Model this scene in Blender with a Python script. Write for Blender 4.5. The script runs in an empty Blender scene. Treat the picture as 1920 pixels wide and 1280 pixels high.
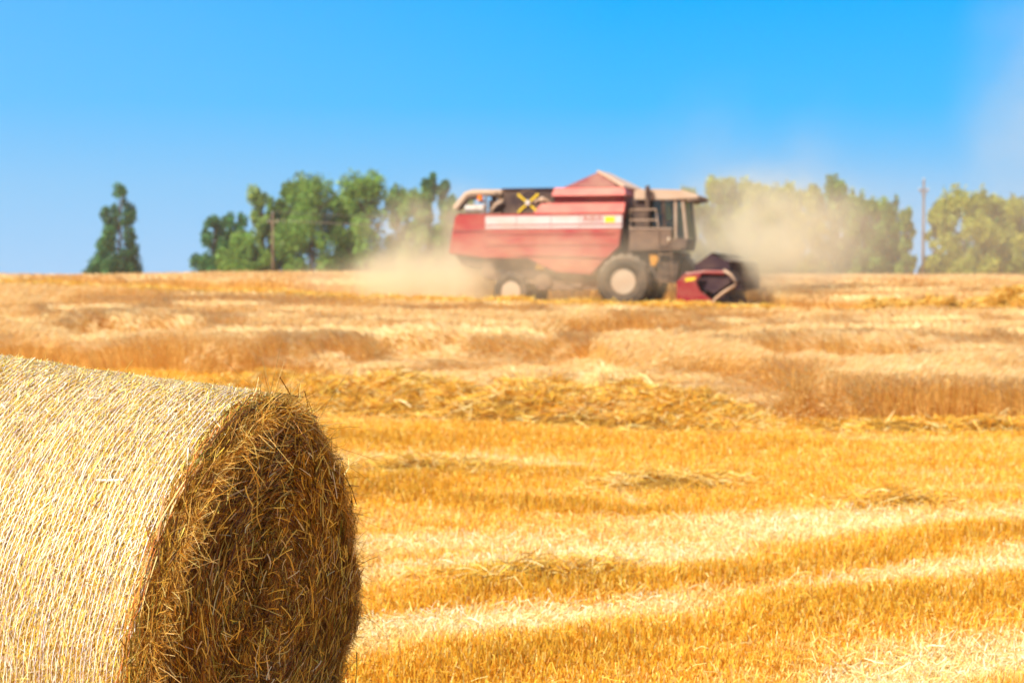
import bpy, bmesh, math, random
import numpy as np
from mathutils import Vector, Matrix
R_ = math.radians
rng = np.random.default_rng(7)
random.seed(7)
S = bpy.context.scene
COL = S.collection

# ------------------------------------------------------------------ camera
EYE = 1.88
F = 3200.0                      # focal length in photo pixels (60 mm)
cam = bpy.data.cameras.new("camera")
cam.lens = 60; cam.sensor_width = 36; cam.clip_end = 6000; cam.clip_start = 0.1
cam.dof.use_dof = True; cam.dof.focus_distance = 5.75; cam.dof.aperture_fstop = 3.5
co = bpy.data.objects.new("camera", cam); COL.objects.link(co)
co.location = (0, 0, EYE)
co.rotation_euler = (R_(90) - math.atan(120 / F), 0, 0)
S.camera = co

# ------------------------------------------------------------------ sky, sun, exposure
SUN_EL, SUN_AZ = 46.0, 228.0    # azimuth clockwise from +Y (view direction)
w = bpy.data.worlds.new("World"); S.world = w; w.use_nodes = True
nt = w.node_tree; nt.nodes.clear()
def N(t, **k):
    n = nt.nodes.new(t)
    for a, b in k.items(): setattr(n, a, b)
    return n
out = N('ShaderNodeOutputWorld'); bg = N('ShaderNodeBackground')
sky = N('ShaderNodeTexSky', sky_type='NISHITA'); sky.sun_disc = False
sky.sun_elevation = R_(SUN_EL); sky.sun_rotation = R_(SUN_AZ)
sky.air_density = 1.0; sky.dust_density = 1.0; sky.ozone_density = 1.5
tc = N('ShaderNodeTexCoord'); sep = N('ShaderNodeSeparateXYZ')
nt.links.new(tc.outputs['Generated'], sep.inputs[0])
ramp = N('ShaderNodeValToRGB'); mr = N('ShaderNodeMapRange')
mr.inputs['From Min'].default_value = 0.0; mr.inputs['From Max'].default_value = 0.20
nt.links.new(sep.outputs['Z'], mr.inputs['Value']); nt.links.new(mr.outputs[0], ramp.inputs[0])
cr = ramp.color_ramp
stops = [(0.0, (0.255, 0.435, 0.640)), (0.25, (0.14, 0.39, 0.650)), (0.5, (0.025, 0.340, 0.690)),
         (0.78, (0.0, 0.300, 0.70)), (1.0, (0.0, 0.27, 0.70))]
while len(cr.elements) < len(stops): cr.elements.new(0.5)
for e, (p, c) in zip(cr.elements, stops): e.position = p; e.color = (*c, 1)
# paler towards the sun side (left)
mrx = N('ShaderNodeMapRange'); mrx.inputs['From Min'].default_value = 0.06; mrx.inputs['From Max'].default_value = -0.34
nt.links.new(sep.outputs['X'], mrx.inputs['Value'])
mulx = N('ShaderNodeMath', operation='MULTIPLY'); mulx.inputs[1].default_value = 0.28
nt.links.new(mrx.outputs[0], mulx.inputs[0])
mixx = N('ShaderNodeMix', data_type='RGBA'); mixx.inputs['B'].default_value = (0.27, 0.44, 0.64, 1)
nt.links.new(mulx.outputs[0], mixx.inputs['Factor']); nt.links.new(ramp.outputs[0], mixx.inputs['A'])
# high sky (above the frame) is the plain Nishita sky
SKY_S = 0.075
sc_ = N('ShaderNodeMix', data_type='RGBA', blend_type='MULTIPLY'); sc_.inputs['Factor'].default_value = 1
sc_.inputs['B'].default_value = (SKY_S * 1.0, SKY_S * 0.92, SKY_S * 0.80, 1)
nt.links.new(sky.outputs[0], sc_.inputs['A'])
mh = N('ShaderNodeMapRange'); mh.inputs['From Min'].default_value = 0.20; mh.inputs['From Max'].default_value = 0.45
nt.links.new(sep.outputs['Z'], mh.inputs['Value'])
fin = N('ShaderNodeMix', data_type='RGBA')
nt.links.new(mh.outputs[0], fin.inputs['Factor']); nt.links.new(mixx.outputs['Result'], fin.inputs['A'])
nt.links.new(sc_.outputs['Result'], fin.inputs['B'])
nt.links.new(fin.outputs['Result'], bg.inputs[0]); bg.inputs[1].default_value = 1.0
nt.links.new(bg.outputs[0], out.inputs[0])
sl = bpy.data.lights.new("sun", 'SUN'); sl.energy = 5.0; sl.angle = R_(0.53); sl.color = (1.0, 0.93, 0.80)
so = bpy.data.objects.new("sun", sl); COL.objects.link(so)
sd = Vector((math.sin(R_(SUN_AZ)) * math.cos(R_(SUN_EL)), math.cos(R_(SUN_AZ)) * math.cos(R_(SUN_EL)), math.sin(R_(SUN_EL))))
so.rotation_euler = sd.to_track_quat('Z', 'Y').to_euler()
so.location = sd * 50
vs = S.view_settings
vs.view_transform = 'Standard'; vs.look = 'None'; vs.gamma = 1; vs.exposure = 0.60
cy = S.cycles
cy.use_denoising = True
cy.max_bounces = 8; cy.diffuse_bounces = 4; cy.glossy_bounces = 2; cy.transmission_bounces = 6
cy.volume_bounces = 3; cy.transparent_max_bounces = 8
cy.volume_step_rate = 1.0; cy.volume_max_steps = 128

# ------------------------------------------------------------------ helpers
def tag(o, label=None, cat=None, group=None, kind=None):
    if label: o['label'] = label
    if cat: o['category'] = cat
    if group: o['group'] = group
    if kind: o['kind'] = kind
    return o
def empty(name, loc=(0, 0, 0), rz=0.0):
    o = bpy.data.objects.new(name, None); COL.objects.link(o)
    o.location = loc; o.rotation_euler = (0, 0, rz); o.empty_display_size = 0.2
    return o
def vnoise(x, y, seed=0):
    """smooth 2-D value noise in [0,1]"""
    x = np.asarray(x, float); y = np.asarray(y, float)
    xi = np.floor(x).astype(np.int64); yi = np.floor(y).astype(np.int64)
    fx = x - xi; fy = y - yi; fx = fx * fx * (3 - 2 * fx); fy = fy * fy * (3 - 2 * fy)
    def h(a, b):
        n = (a * 374761393 + b * 668265263 + seed * 974711) & 0x7fffffff
        n = ((n ^ (n >> 13)) * 1274126177) & 0x7fffffff
        return ((n ^ (n >> 16)) & 0xffff) / 65535.0
    return (h(xi, yi) * (1 - fx) + h(xi + 1, yi) * fx) * (1 - fy) + (h(xi, yi + 1) * (1 - fx) + h(xi + 1, yi + 1) * fx) * fy
def fbm(x, y, seed=0, o=3):
    s = 0; a = 1; t = 0
    for i in range(o):
        s = s + a * vnoise(x * 2 ** i, y * 2 ** i, seed + i); t += a; a *= .5
    return s / t
def np_mesh(name, V, Q, mat, col=None, parent=None, smooth=False):
    V = np.ascontiguousarray(V, dtype=np.float32).reshape(-1, 3); Q = np.ascontiguousarray(Q, dtype=np.int32)
    me = bpy.data.meshes.new(name)
    nv, nf, k = len(V), len(Q), Q.shape[1]
    me.vertices.add(nv); me.vertices.foreach_set('co', V.ravel())
    me.loops.add(nf * k); me.loops.foreach_set('vertex_index', Q.ravel())
    me.polygons.add(nf); me.polygons.foreach_set('loop_start', np.arange(0, nf * k, k, dtype=np.int32))
    try: me.polygons.foreach_set('loop_total', np.full(nf, k, dtype=np.int32))
    except Exception: pass
    if smooth: me.polygons.foreach_set('use_smooth', np.ones(nf, dtype=bool))
    me.update(calc_edges=True)
    if col is not None:
        a = me.color_attributes.new('col', 'FLOAT_COLOR', 'POINT')
        c = np.ones((nv, 4), dtype=np.float32); c[:, :3] = np.clip(col, 0, 1)
        a.data.foreach_set('color', c.ravel())
    me.materials.append(mat)
    o = bpy.data.objects.new(name, me); COL.objects.link(o)
    if parent is not None: o.parent = parent
    return o
def unit(v):
    return v / np.maximum(np.linalg.norm(v, axis=-1, keepdims=True), 1e-9)
class Rib:
    """collects flat ribbons (straws, stalks, leaves)"""
    def __init__(s): s.V = []; s.Q = []; s.C = []; s.n = 0
    def add(s, P, side, wd, col, taper=0.6):
        # P (N,K,3) side (N,3) wd (N,) col (N,3)
        n, k, _ = P.shape
        tp = np.linspace(1, taper, k)[None, :, None]
        sv = unit(side)[:, None, :] * (wd[:, None, None] * .5) * tp
        V = np.stack([P - sv, P + sv], 2).reshape(n, k * 2, 3)
        q = np.array([[2 * i, 2 * i + 1, 2 * i + 3, 2 * i + 2] for i in range(k - 1)])
        Q = (q[None] + (np.arange(n) * 2 * k)[:, None, None] + s.n).reshape(-1, 4)
        s.V.append(V.reshape(-1, 3)); s.Q.append(Q); s.C.append(np.repeat(col, 2 * k, axis=0)); s.n += n * 2 * k
    def build(s, name, mat, parent=None):
        return np_mesh(name, np.concatenate(s.V), np.concatenate(s.Q), mat, np.concatenate(s.C), parent)
def rand_dirs(n):
    return unit(rng.normal(size=(n, 3)))
def palette(n, cols, wts, var=.12):
    cols = np.array(cols, float); i = rng.choice(len(cols), n, p=np.array(wts) / sum(wts))
    c = cols[i] * (1 + rng.normal(size=(n, 1)) * var) * (1 + rng.normal(size=(n, 3)) * var * .25)
    return np.clip(c, .01, .95)

def mat_new(name):
    m = bpy.data.materials.new(name); m.use_nodes = True
    return m, m.node_tree, m.node_tree.nodes['Principled BSDF']
def straw_mat(name, transl=.3, rough=.5, spec=.35, tint=(1, 1, 1)):
    m, t, b = mat_new(name)
    at = t.nodes.new('ShaderNodeAttribute'); at.attribute_name = 'col'
    mx = t.nodes.new('ShaderNodeMix'); mx.data_type = 'RGBA'; mx.blend_type = 'MULTIPLY'
    mx.inputs['Factor'].default_value = 1; mx.inputs['B'].default_value = (*tint, 1)
    t.links.new(at.outputs['Color'], mx.inputs['A'])
    t.links.new(mx.outputs['Result'], b.inputs['Base Color'])
    b.inputs['Roughness'].default_value = rough; b.inputs['Specular IOR Level'].default_value = spec
    tr = t.nodes.new('ShaderNodeBsdfTranslucent'); t.links.new(mx.outputs['Result'], tr.inputs['Color'])
    ms = t.nodes.new('ShaderNodeMixShader'); ms.inputs[0].default_value = transl
    t.links.new(b.outputs[0], ms.inputs[1]); t.links.new(tr.outputs[0], ms.inputs[2])
    t.links.new(ms.outputs[0], t.nodes['Material Output'].inputs['Surface'])
    return m
def noise_mat(name, c1, c2, scale=8, rough=.8, spec=.2, metallic=0, detail=6, lo=.35, hi=.65, bump=0.0, stretch=None, bscale=None):
    m, t, b = mat_new(name)
    tcn = t.nodes.new('ShaderNodeTexCoord'); mp = t.nodes.new('ShaderNodeMapping')
    if stretch: mp.inputs['Scale'].default_value = stretch
    t.links.new(tcn.outputs['Object'], mp.inputs[0])
    n = t.nodes.new('ShaderNodeTexNoise'); n.inputs['Scale'].default_value = scale; n.inputs['Detail'].default_value = detail
    t.links.new(mp.outputs[0], n.inputs['Vector'])
    r = t.nodes.new('ShaderNodeValToRGB'); r.color_ramp.elements[0].position = lo; r.color_ramp.elements[1].position = hi
    r.color_ramp.elements[0].color = (*c1, 1); r.color_ramp.elements[1].color = (*c2, 1)
    t.links.new(n.outputs[0], r.inputs[0]); t.links.new(r.outputs[0], b.inputs['Base Color'])
    b.inputs['Roughness'].default_value = rough; b.inputs['Specular IOR Level'].default_value = spec
    b.inputs['Metallic'].default_value = metallic
    if bump:
        n2 = t.nodes.new('ShaderNodeTexNoise'); n2.inputs['Scale'].default_value = bscale or scale * 3; n2.inputs['Detail'].default_value = 5
        t.links.new(mp.outputs[0], n2.inputs['Vector'])
        bn = t.nodes.new('ShaderNodeBump'); bn.inputs['Strength'].default_value = bump; bn.inputs['Distance'].default_value = .02
        t.links.new(n2.outputs[0], bn.inputs['Height']); t.links.new(bn.outputs[0], b.inputs['Normal'])
    return m

# ------------------------------------------------------------------ terrain
TU = np.array([-400, 0, 480, 960, 1440, 1920, 2400], float)
TD = np.array([0, 22, 35, 48, 52, 57, 64, 80, 120, 150, 200, 260, 5000], float)
TZ = np.array([[0] * 7, [0] * 7,
    [.22, .22, .20, .15, .15, .15, .15],
    [.80, .75, .60, .50, .45, .60, .60],
    [1.00, .95, .78, .68, .63, .75, .75],
    [1.35, 1.30, 1.05, .85, .80, .95, .95],
    [1.45, 1.42, 1.28, 1.15, 1.08, 1.15, 1.15],
    [1.50, 1.48, 1.50, 1.45, 1.35, 1.35, 1.35],
    [1.32, 1.34, 1.78, 1.78, 1.62, 1.58, 1.56],
    [.9] * 7, [-.3] * 7, [-1] * 7, [-1] * 7])
def terrain(X, Y):
    X = np.asarray(X, float); Y = np.asarray(Y, float)
    D = np.clip(Y, 0, 4999); u = np.clip(960 + F * X / np.maximum(D, 5), -400, 2399.9)
    i = np.clip(np.searchsorted(TU, u, 'right') - 1, 0, 5); j = np.clip(np.searchsorted(TD, D, 'right') - 1, 0, len(TD) - 2)
    a = (u - TU[i]) / (TU[i + 1] - TU[i]); b = (D - TD[j]) / (TD[j + 1] - TD[j]); a = a * a * (3 - 2 * a)
    z = (TZ[j, i] * (1 - a) + TZ[j, i + 1] * a) * (1 - b) + (TZ[j + 1, i] * (1 - a) + TZ[j + 1, i + 1] * a) * b
    near = np.clip(1 - np.hypot(X, Y - 12) / 60, 0, 1)
    z = z + near * (.05 * (fbm(X * .45, Y * .7, 3) - .5) + .02 * (vnoise(X * 2.3, Y * 3.1, 5) - .5))
    # the small rise the bale rests on
    z = z + .0955 * np.clip(-(X + .9), 0, 1.8) * np.clip(1.6 - np.abs(Y - 6.1) / 1.5, 0, 1)
    return z
def pxrow(X, Y, Z=None):
    Y = np.maximum(Y, .5)
    if Z is None: Z = terrain(X, Y)
    return 960 + F * X / Y, 520 + F * (EYE - Z) / Y

# swath pattern left by earlier passes: + is bleached flattened straw, - is dense upright golden stubble; sun and shade are painted into both tones
def poly(u, pts, half):
    return np.interp(u, [p[0] for p in pts], [p[1] for p in pts]), np.interp(u, [p[0] for p in pts], half if hasattr(half, '__len__') else [half] * len(pts))
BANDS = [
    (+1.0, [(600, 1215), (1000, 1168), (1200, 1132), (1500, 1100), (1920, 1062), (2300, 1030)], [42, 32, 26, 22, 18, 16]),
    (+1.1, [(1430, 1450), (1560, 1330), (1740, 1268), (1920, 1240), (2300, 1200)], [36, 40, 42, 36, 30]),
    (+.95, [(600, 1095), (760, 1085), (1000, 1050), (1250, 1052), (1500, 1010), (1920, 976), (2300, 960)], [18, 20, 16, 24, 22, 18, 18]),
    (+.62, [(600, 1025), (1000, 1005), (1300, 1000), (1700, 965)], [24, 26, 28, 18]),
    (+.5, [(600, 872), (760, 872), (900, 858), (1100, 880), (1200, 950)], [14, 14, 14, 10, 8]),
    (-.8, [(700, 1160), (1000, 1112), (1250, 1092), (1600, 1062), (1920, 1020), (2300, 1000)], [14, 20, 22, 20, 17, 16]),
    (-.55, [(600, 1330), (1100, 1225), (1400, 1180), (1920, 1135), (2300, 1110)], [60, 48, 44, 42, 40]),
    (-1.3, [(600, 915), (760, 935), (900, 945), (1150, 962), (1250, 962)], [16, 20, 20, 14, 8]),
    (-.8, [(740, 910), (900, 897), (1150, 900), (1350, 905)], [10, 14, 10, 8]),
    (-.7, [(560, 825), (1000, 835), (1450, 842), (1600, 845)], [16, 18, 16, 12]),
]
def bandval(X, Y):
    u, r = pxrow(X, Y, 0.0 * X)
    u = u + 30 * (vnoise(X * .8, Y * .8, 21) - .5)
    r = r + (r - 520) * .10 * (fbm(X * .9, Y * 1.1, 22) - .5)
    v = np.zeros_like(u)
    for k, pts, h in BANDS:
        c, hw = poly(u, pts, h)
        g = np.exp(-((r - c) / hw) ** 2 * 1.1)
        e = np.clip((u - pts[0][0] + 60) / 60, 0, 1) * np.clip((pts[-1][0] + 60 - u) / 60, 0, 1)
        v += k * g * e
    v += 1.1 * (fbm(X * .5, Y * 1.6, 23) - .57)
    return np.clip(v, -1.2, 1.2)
CROP_U = [-800, 0, 560, 620, 760, 1000, 1100, 1300, 1420, 1500, 1920, 2800]
CROP_R = [700, 705, 722, 738, 742, 762, 772, 786, 794, 796, 798, 800]
def crop_front(u):      # ground row of the near edge of the standing crop
    return np.interp(u, CROP_U, CROP_R)

# ground sheet
def axis(n, ext, c, k):
    t = np.linspace(-1, 1, n); return c + np.sinh(t * k) / np.sinh(k) * ext
gx = axis(340, 4500, 0, 8.2); gy = axis(360, 4500, 14, 8.2)
GX, GY = np.meshgrid(gx, gy)
GZ = terrain(GX, GY)
n0, n1 = GX.shape
idx = np.arange(n0 * n1).reshape(n0, n1)
Q = np.stack([idx[:-1, :-1], idx[:-1, 1:], idx[1:, 1:], idx[1:, :-1]], -1).reshape(-1, 4)
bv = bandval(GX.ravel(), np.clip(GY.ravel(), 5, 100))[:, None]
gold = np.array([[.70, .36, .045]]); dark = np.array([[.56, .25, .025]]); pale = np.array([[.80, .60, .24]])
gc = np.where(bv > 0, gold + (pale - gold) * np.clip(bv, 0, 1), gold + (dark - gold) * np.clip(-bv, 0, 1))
mg, t, b = mat_new('straw_covered_soil')
at = t.nodes.new('ShaderNodeAttribute'); at.attribute_name = 'col'
geo = t.nodes.new('ShaderNodeNewGeometry')
nz = t.nodes.new('ShaderNodeTexNoise'); nz.inputs['Scale'].default_value = 34; nz.inputs['Detail'].default_value = 7
t.links.new(geo.outputs['Position'], nz.inputs['Vector'])
rp = t.nodes.new('ShaderNodeValToRGB'); rp.color_ramp.elements[0].position = .35; rp.color_ramp.elements[1].position = .66
rp.color_ramp.elements[0].color = (.60, .52, .42, 1); rp.color_ramp.elements[1].color = (1.15, 1.1, 1.05, 1)
t.links.new(nz.outputs[0], rp.inputs[0])
mx = t.nodes.new('ShaderNodeMix'); mx.data_type = 'RGBA'; mx.blend_type = 'MULTIPLY'; mx.inputs['Factor'].default_value = 1
t.links.new(at.outputs['Color'], mx.inputs['A']); t.links.new(rp.outputs[0], mx.inputs['B'])
t.links.new(mx.outputs['Result'], b.inputs['Base Color']); b.inputs['Roughness'].default_value = .9; b.inputs['Specular IOR Level'].default_value = .1
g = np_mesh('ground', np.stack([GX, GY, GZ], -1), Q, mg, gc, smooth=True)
tag(g, 'rising straw-covered field soil under the stubble and the crop', 'ground', kind='structure')

# ------------------------------------------------------------------ stubble
M_stub = straw_mat('stubble_straw', .35, .42, .45)
M_straw = straw_mat('loose_straw', .28, .40, .5)
def sample_area(n, d0, d1, u0=-150, u1=2070, pw=2.0):
    """points over the wedge of field, density ~ 1/d**pw"""
    if pw == 2.0:
        d = d0 * (d1 / d0) ** rng.random(n)
    else:
        e = 2 - pw; d = (d0 ** e + rng.random(n) * (d1 ** e - d0 ** e)) ** (1 / e)
    u = rng.uniform(u0, u1, n)
    X = (u - 960) / F * d
    return X, d
rb = Rib()
X, Y = sample_area(600000, 6.4, 31, -550, 2700, pw=1.35)
u, r = pxrow(X, Y, 0 * X)
k = (r > crop_front(u) - 2)
# the bale stands here
k &= ~((X < -.75) & (Y > 4.9) & (Y < 7.2) & (X > -2.9) & (np.abs((X + .86) * .397 + (Y - 5.73) * .917) < .7))
X, Y = X[k], Y[k]
# drill rows run along the swath direction
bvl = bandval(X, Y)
cs, sn = math.cos(R_(28)), math.sin(R_(28))
a_ = X * cs + Y * sn; b_ = -X * sn + Y * cs
b_ = np.round(b_ / .125) * .125 + rng.normal(size=len(b_)) * .022
X, Y = a_ * cs - b_ * sn, a_ * sn + b_ * cs
Z = terrain(X, Y); n = len(X)
ln = (.070 - .02 * np.clip(bvl, 0, 1) + .035 * np.clip(-bvl, 0, 1)) * rng.uniform(.6, 1.25, n)
lean = .34 + .55 * np.clip(bvl, 0, 1)
dr = np.stack([rng.normal(size=n) * lean + .25 * np.clip(bvl, 0, 1), rng.normal(size=n) * lean, np.ones(n)], 1); dr = unit(dr)
tt = np.linspace(0, 1, 2)[None, :, None]
P = np.stack([X, Y, Z - .01], 1)[:, None, :] + dr[:, None, :] * ln[:, None, None] * tt
side = np.cross(dr, rand_dirs(n))
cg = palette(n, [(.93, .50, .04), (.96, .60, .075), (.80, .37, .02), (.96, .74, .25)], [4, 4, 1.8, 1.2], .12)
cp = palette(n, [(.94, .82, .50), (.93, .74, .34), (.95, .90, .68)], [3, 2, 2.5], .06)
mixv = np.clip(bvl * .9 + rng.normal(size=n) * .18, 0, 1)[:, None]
dk = 1 - .22 * np.clip(-bvl, 0, 1)[:, None]  # shadow among the upright stalks put into their colour
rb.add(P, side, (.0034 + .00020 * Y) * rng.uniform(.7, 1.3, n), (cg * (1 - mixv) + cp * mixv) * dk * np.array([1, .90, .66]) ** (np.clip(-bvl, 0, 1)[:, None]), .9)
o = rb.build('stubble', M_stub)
tag(o, 'golden cut cereal stubble covering the near field', 'stubble', kind='stuff')

# loose straw lying on the stubble
rb = Rib()
X, Y = sample_area(215000, 6.4, 31, -550, 2700, pw=1.2)
u, r = pxrow(X, Y, 0 * X); bvl = bandval(X, Y)
pr = .26 + .74 * np.clip(bvl, 0, 1) + .5 * (fbm(X * 1.1, Y * 1.4, 31) > .62)
k = (r > crop_front(u) - 2) & (rng.random(len(X)) < pr)
k &= ~((X < -.75) & (Y > 4.9) & (Y < 7.2) & (X > -2.9) & (np.abs((X + .86) * .397 + (Y - 5.73) * .917) < .7))
X, Y, bvl = X[k], Y[k], bvl[k]; n = len(X)
Z = terrain(X, Y) + rng.uniform(.02, .065, n)
an = rng.uniform(0, 2 * np.pi, n)
dr = unit(np.stack([np.cos(an), np.sin(an), rng.normal(size=n) * .22], 1))
ln = rng.uniform(.03, .12, n) * np.where(rng.random(n) < .04, 2.0, 1)
tt = np.linspace(-.5, .5, 3)[None, :, None]
P = np.stack([X, Y, Z], 1)[:, None, :] + dr[:, None, :] * ln[:, None, None] * tt
P[:, :, 2] += (rng.normal(size=n) * .025)[:, None] * (1 - (tt[0, :, 0][None] * 2) ** 2)
cp = palette(n, [(.93, .82, .50), (.90, .70, .30), (.95, .90, .70), (.80, .52, .14)], [3, 3, 1.6, 1.6], .10)
cgs = palette(n, [(.94, .60, .11), (.90, .49, .06), (.95, .76, .30)], [3, 3, 1.2], .10)
mm = np.clip(bvl * 1.3 + .1, 0, 1)[:, None]; cp = cp * mm + cgs * (1 - mm)
side = np.cross(dr, unit(rand_dirs(n) * .7 + np.array([0, 0, 1])))
rb.add(P, side, (.0026 + .00022 * Y) * rng.uniform(.6, 1.4, n), cp, .8)
o = rb.build('loose_straw', M_straw)
tag(o, 'pale loose straws scattered over the cut stubble', 'loose straw', kind='stuff')

# ------------------------------------------------------------------ straw windrows
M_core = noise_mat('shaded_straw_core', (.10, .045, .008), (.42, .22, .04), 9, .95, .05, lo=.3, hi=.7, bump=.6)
def windrow(name, label, line, half, high, nstraw, slen, swid, seed, cols, wts, group='straw windrows', lumpy=1.0):
    """line: list of (X,Y) centre points; a lumpy mound with straw heaped on it"""
    line = np.array(line, float); seg = np.hypot(*np.diff(line, axis=0).T); cum = np.r_[0, np.cumsum(seg)]; L = cum[-1]
    def place(s, w):
        x = np.interp(s, cum, line[:, 0]); y = np.interp(s, cum, line[:, 1])
        i = np.clip(np.searchsorted(cum, s) - 1, 0, len(seg) - 1)
        d = (line[i + 1] - line[i]) / seg[i][:, None]
        return x - d[:, 1] * w, y + d[:, 0] * w
    def hgt(s, w):
        e = np.clip(np.minimum(s, L - s) / 1.2, 0, 1)
        env = np.clip(1 - (np.abs(w) / half) ** 2.2, 0, 1) * e
        lump = .15 + 1.35 * fbm(s * .9 / max(high * 2, .5), w * 1.3 / max(high * 2, .5), seed)
        lump = lump + .6 * (vnoise(s * 3.1, w * 3.3, seed + 9) - .5)
        return high * env * (.75 + (lump - .75) * lumpy)
    ns = int(L / max(.12, high * .3)) + 2; nw = 17
    s, w_ = np.meshgrid(np.linspace(0, L, ns), np.linspace(-1, 1, nw) * half, indexing='ij')
    x, y = place(s.ravel(), w_.ravel()); z = terrain(x, y) + hgt(s.ravel(), w_.ravel()) * .82 - .015
    id_ = np.arange(ns * nw).reshape(ns, nw)
    q = np.stack([id_[:-1, :-1], id_[1:, :-1], id_[1:, 1:], id_[:-1, 1:]], -1).reshape(-1, 4)
    root = empty(name, (float(line[0, 0]), float(line[0, 1]), float(terrain(*line[0]))))
    tag(root, label, 'windrow', group)
    off = np.array(root.location)
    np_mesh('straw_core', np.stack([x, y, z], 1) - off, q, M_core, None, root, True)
    n = nstraw
    s = rng.uniform(0, L, n); w0 = rng.normal(size=n) * half * .5
    k = (np.abs(w0) < half * 1.25) & (fbm(s * 1.5, w0 * 2.6, seed + 5) + .22 * rng.random(n) > .50); s, w0 = s[k], w0[k]; n = len(s)
    x, y = place(s, w0); H = hgt(s, w0)
    z = terrain(x, y) + H * rng.uniform(.78, 1.06, n) + .02
    an = rng.uniform(0, 2 * np.pi, n)
    # neighbouring straws lie in the same tuft direction
    an = 2 * np.pi * 1.6 * fbm(s * 1.7, w0 * 1.7, seed + 3) + rng.normal(size=n) * .55
    dr = unit(np.stack([np.cos(an), np.sin(an), rng.normal(size=n) * .35], 1))
    ln = slen * rng.uniform(.4, 1.3, n)
    tt = np.linspace(-.5, .5, 4)[None, :, None]
    P = np.stack([x, y, z], 1)[:, None, :] + dr[:, None, :] * ln[:, None, None] * tt
    P[:, :, 2] += (rng.uniform(-.10, .14, n) * ln)[:, None] * (1 - (tt[0, :, 0][None] * 2) ** 2)
    side = np.cross(dr, unit(rand_dirs(n) + np.array([0, 0, .8])))
    r2 = Rib(); r2.add(P - off, side, swid * rng.uniform(.6, 1.4, n), palette(n, cols, wts, .13), .8)
    r2.build('heaped_straw', M_straw, root)
    return root
def from_px(u, row, z=0.0):
    d = F * (EYE - z) / (row - 520); return ((u - 960) / F * d, d)
SC = [(.92, .58, .10), (.88, .46, .045), (.95, .76, .34), (.52, .23, .02)]
windrow('straw_windrow', 'lumpy golden straw windrow along the near edge of the standing crop',
        [from_px(380, 752), from_px(620, 765), from_px(860, 778), from_px(1100, 790), (from_px(1300, 800)), from_px(1440, 806)],
        1.25, .44, 30000, .34, .011, 41, SC, [4, 3, 2, 1.6])
windrow('straw_windrow', 'thin flat trail of straw right of the lumpy windrow at the crop edge',
        [from_px(1470, 808), from_px(1700, 806), from_px(2000, 806), from_px(2300, 806)],
        .8, .13, 7000, .30, .010, 43, SC, [3, 4, 1.5, 2])
windrow('straw_windrow', 'long bright yellow windrow in front of the combine wheels',
        [(-23, 59.2), (-12, 56.4), (-3, 53.8), (3.5, 52.0), (9, 50.5)],
        1.0, .54, 42000, .36, .022, 47, [(.92, .58, .10), (.88, .50, .07), (.94, .72, .26)], [4, 3, 2], lumpy=.35)
windrow('straw_windrow', 'tall tangled heap of a windrow at the right edge of the frame',
        [(9.6, 50.2), (13, 49.0), (18, 47.6)],
        1.3, .80, 14000, .42, .028, 49, [(.86, .56, .12), (.78, .44, .06), (.92, .72, .28)], [4, 3, 1.4])
# small tossed heaps in the stubble
def heap(u, row, label, half, high, n, seed):
    x, y = from_px(u, row)
    windrow('straw_heap', label, [(x - half * 1.5, y - .1), (x, y), (x + half * 1.5, y + .15)], half, high * 1.7, n * 2, .24, .006, seed, SC, [4, 3, 2, 1.2], 'small straw heaps')['category'] = 'straw heap'
heap(1250, 912, 'low straw heap in mid stubble between the crop edge and the pale tracks', .55, .16, 1300, 61)
heap(1672, 948, 'small straw heap with a dark hollow in the right half of the stubble', .42, .17, 1000, 63)
heap(1000, 1082, 'sparse heap of long crossed straws near the bale in the pale stubble', .5, .11, 700, 65)
heap(800, 885, 'flat straw heap right behind the end of the bale', .7, .12, 1200, 67)

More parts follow.
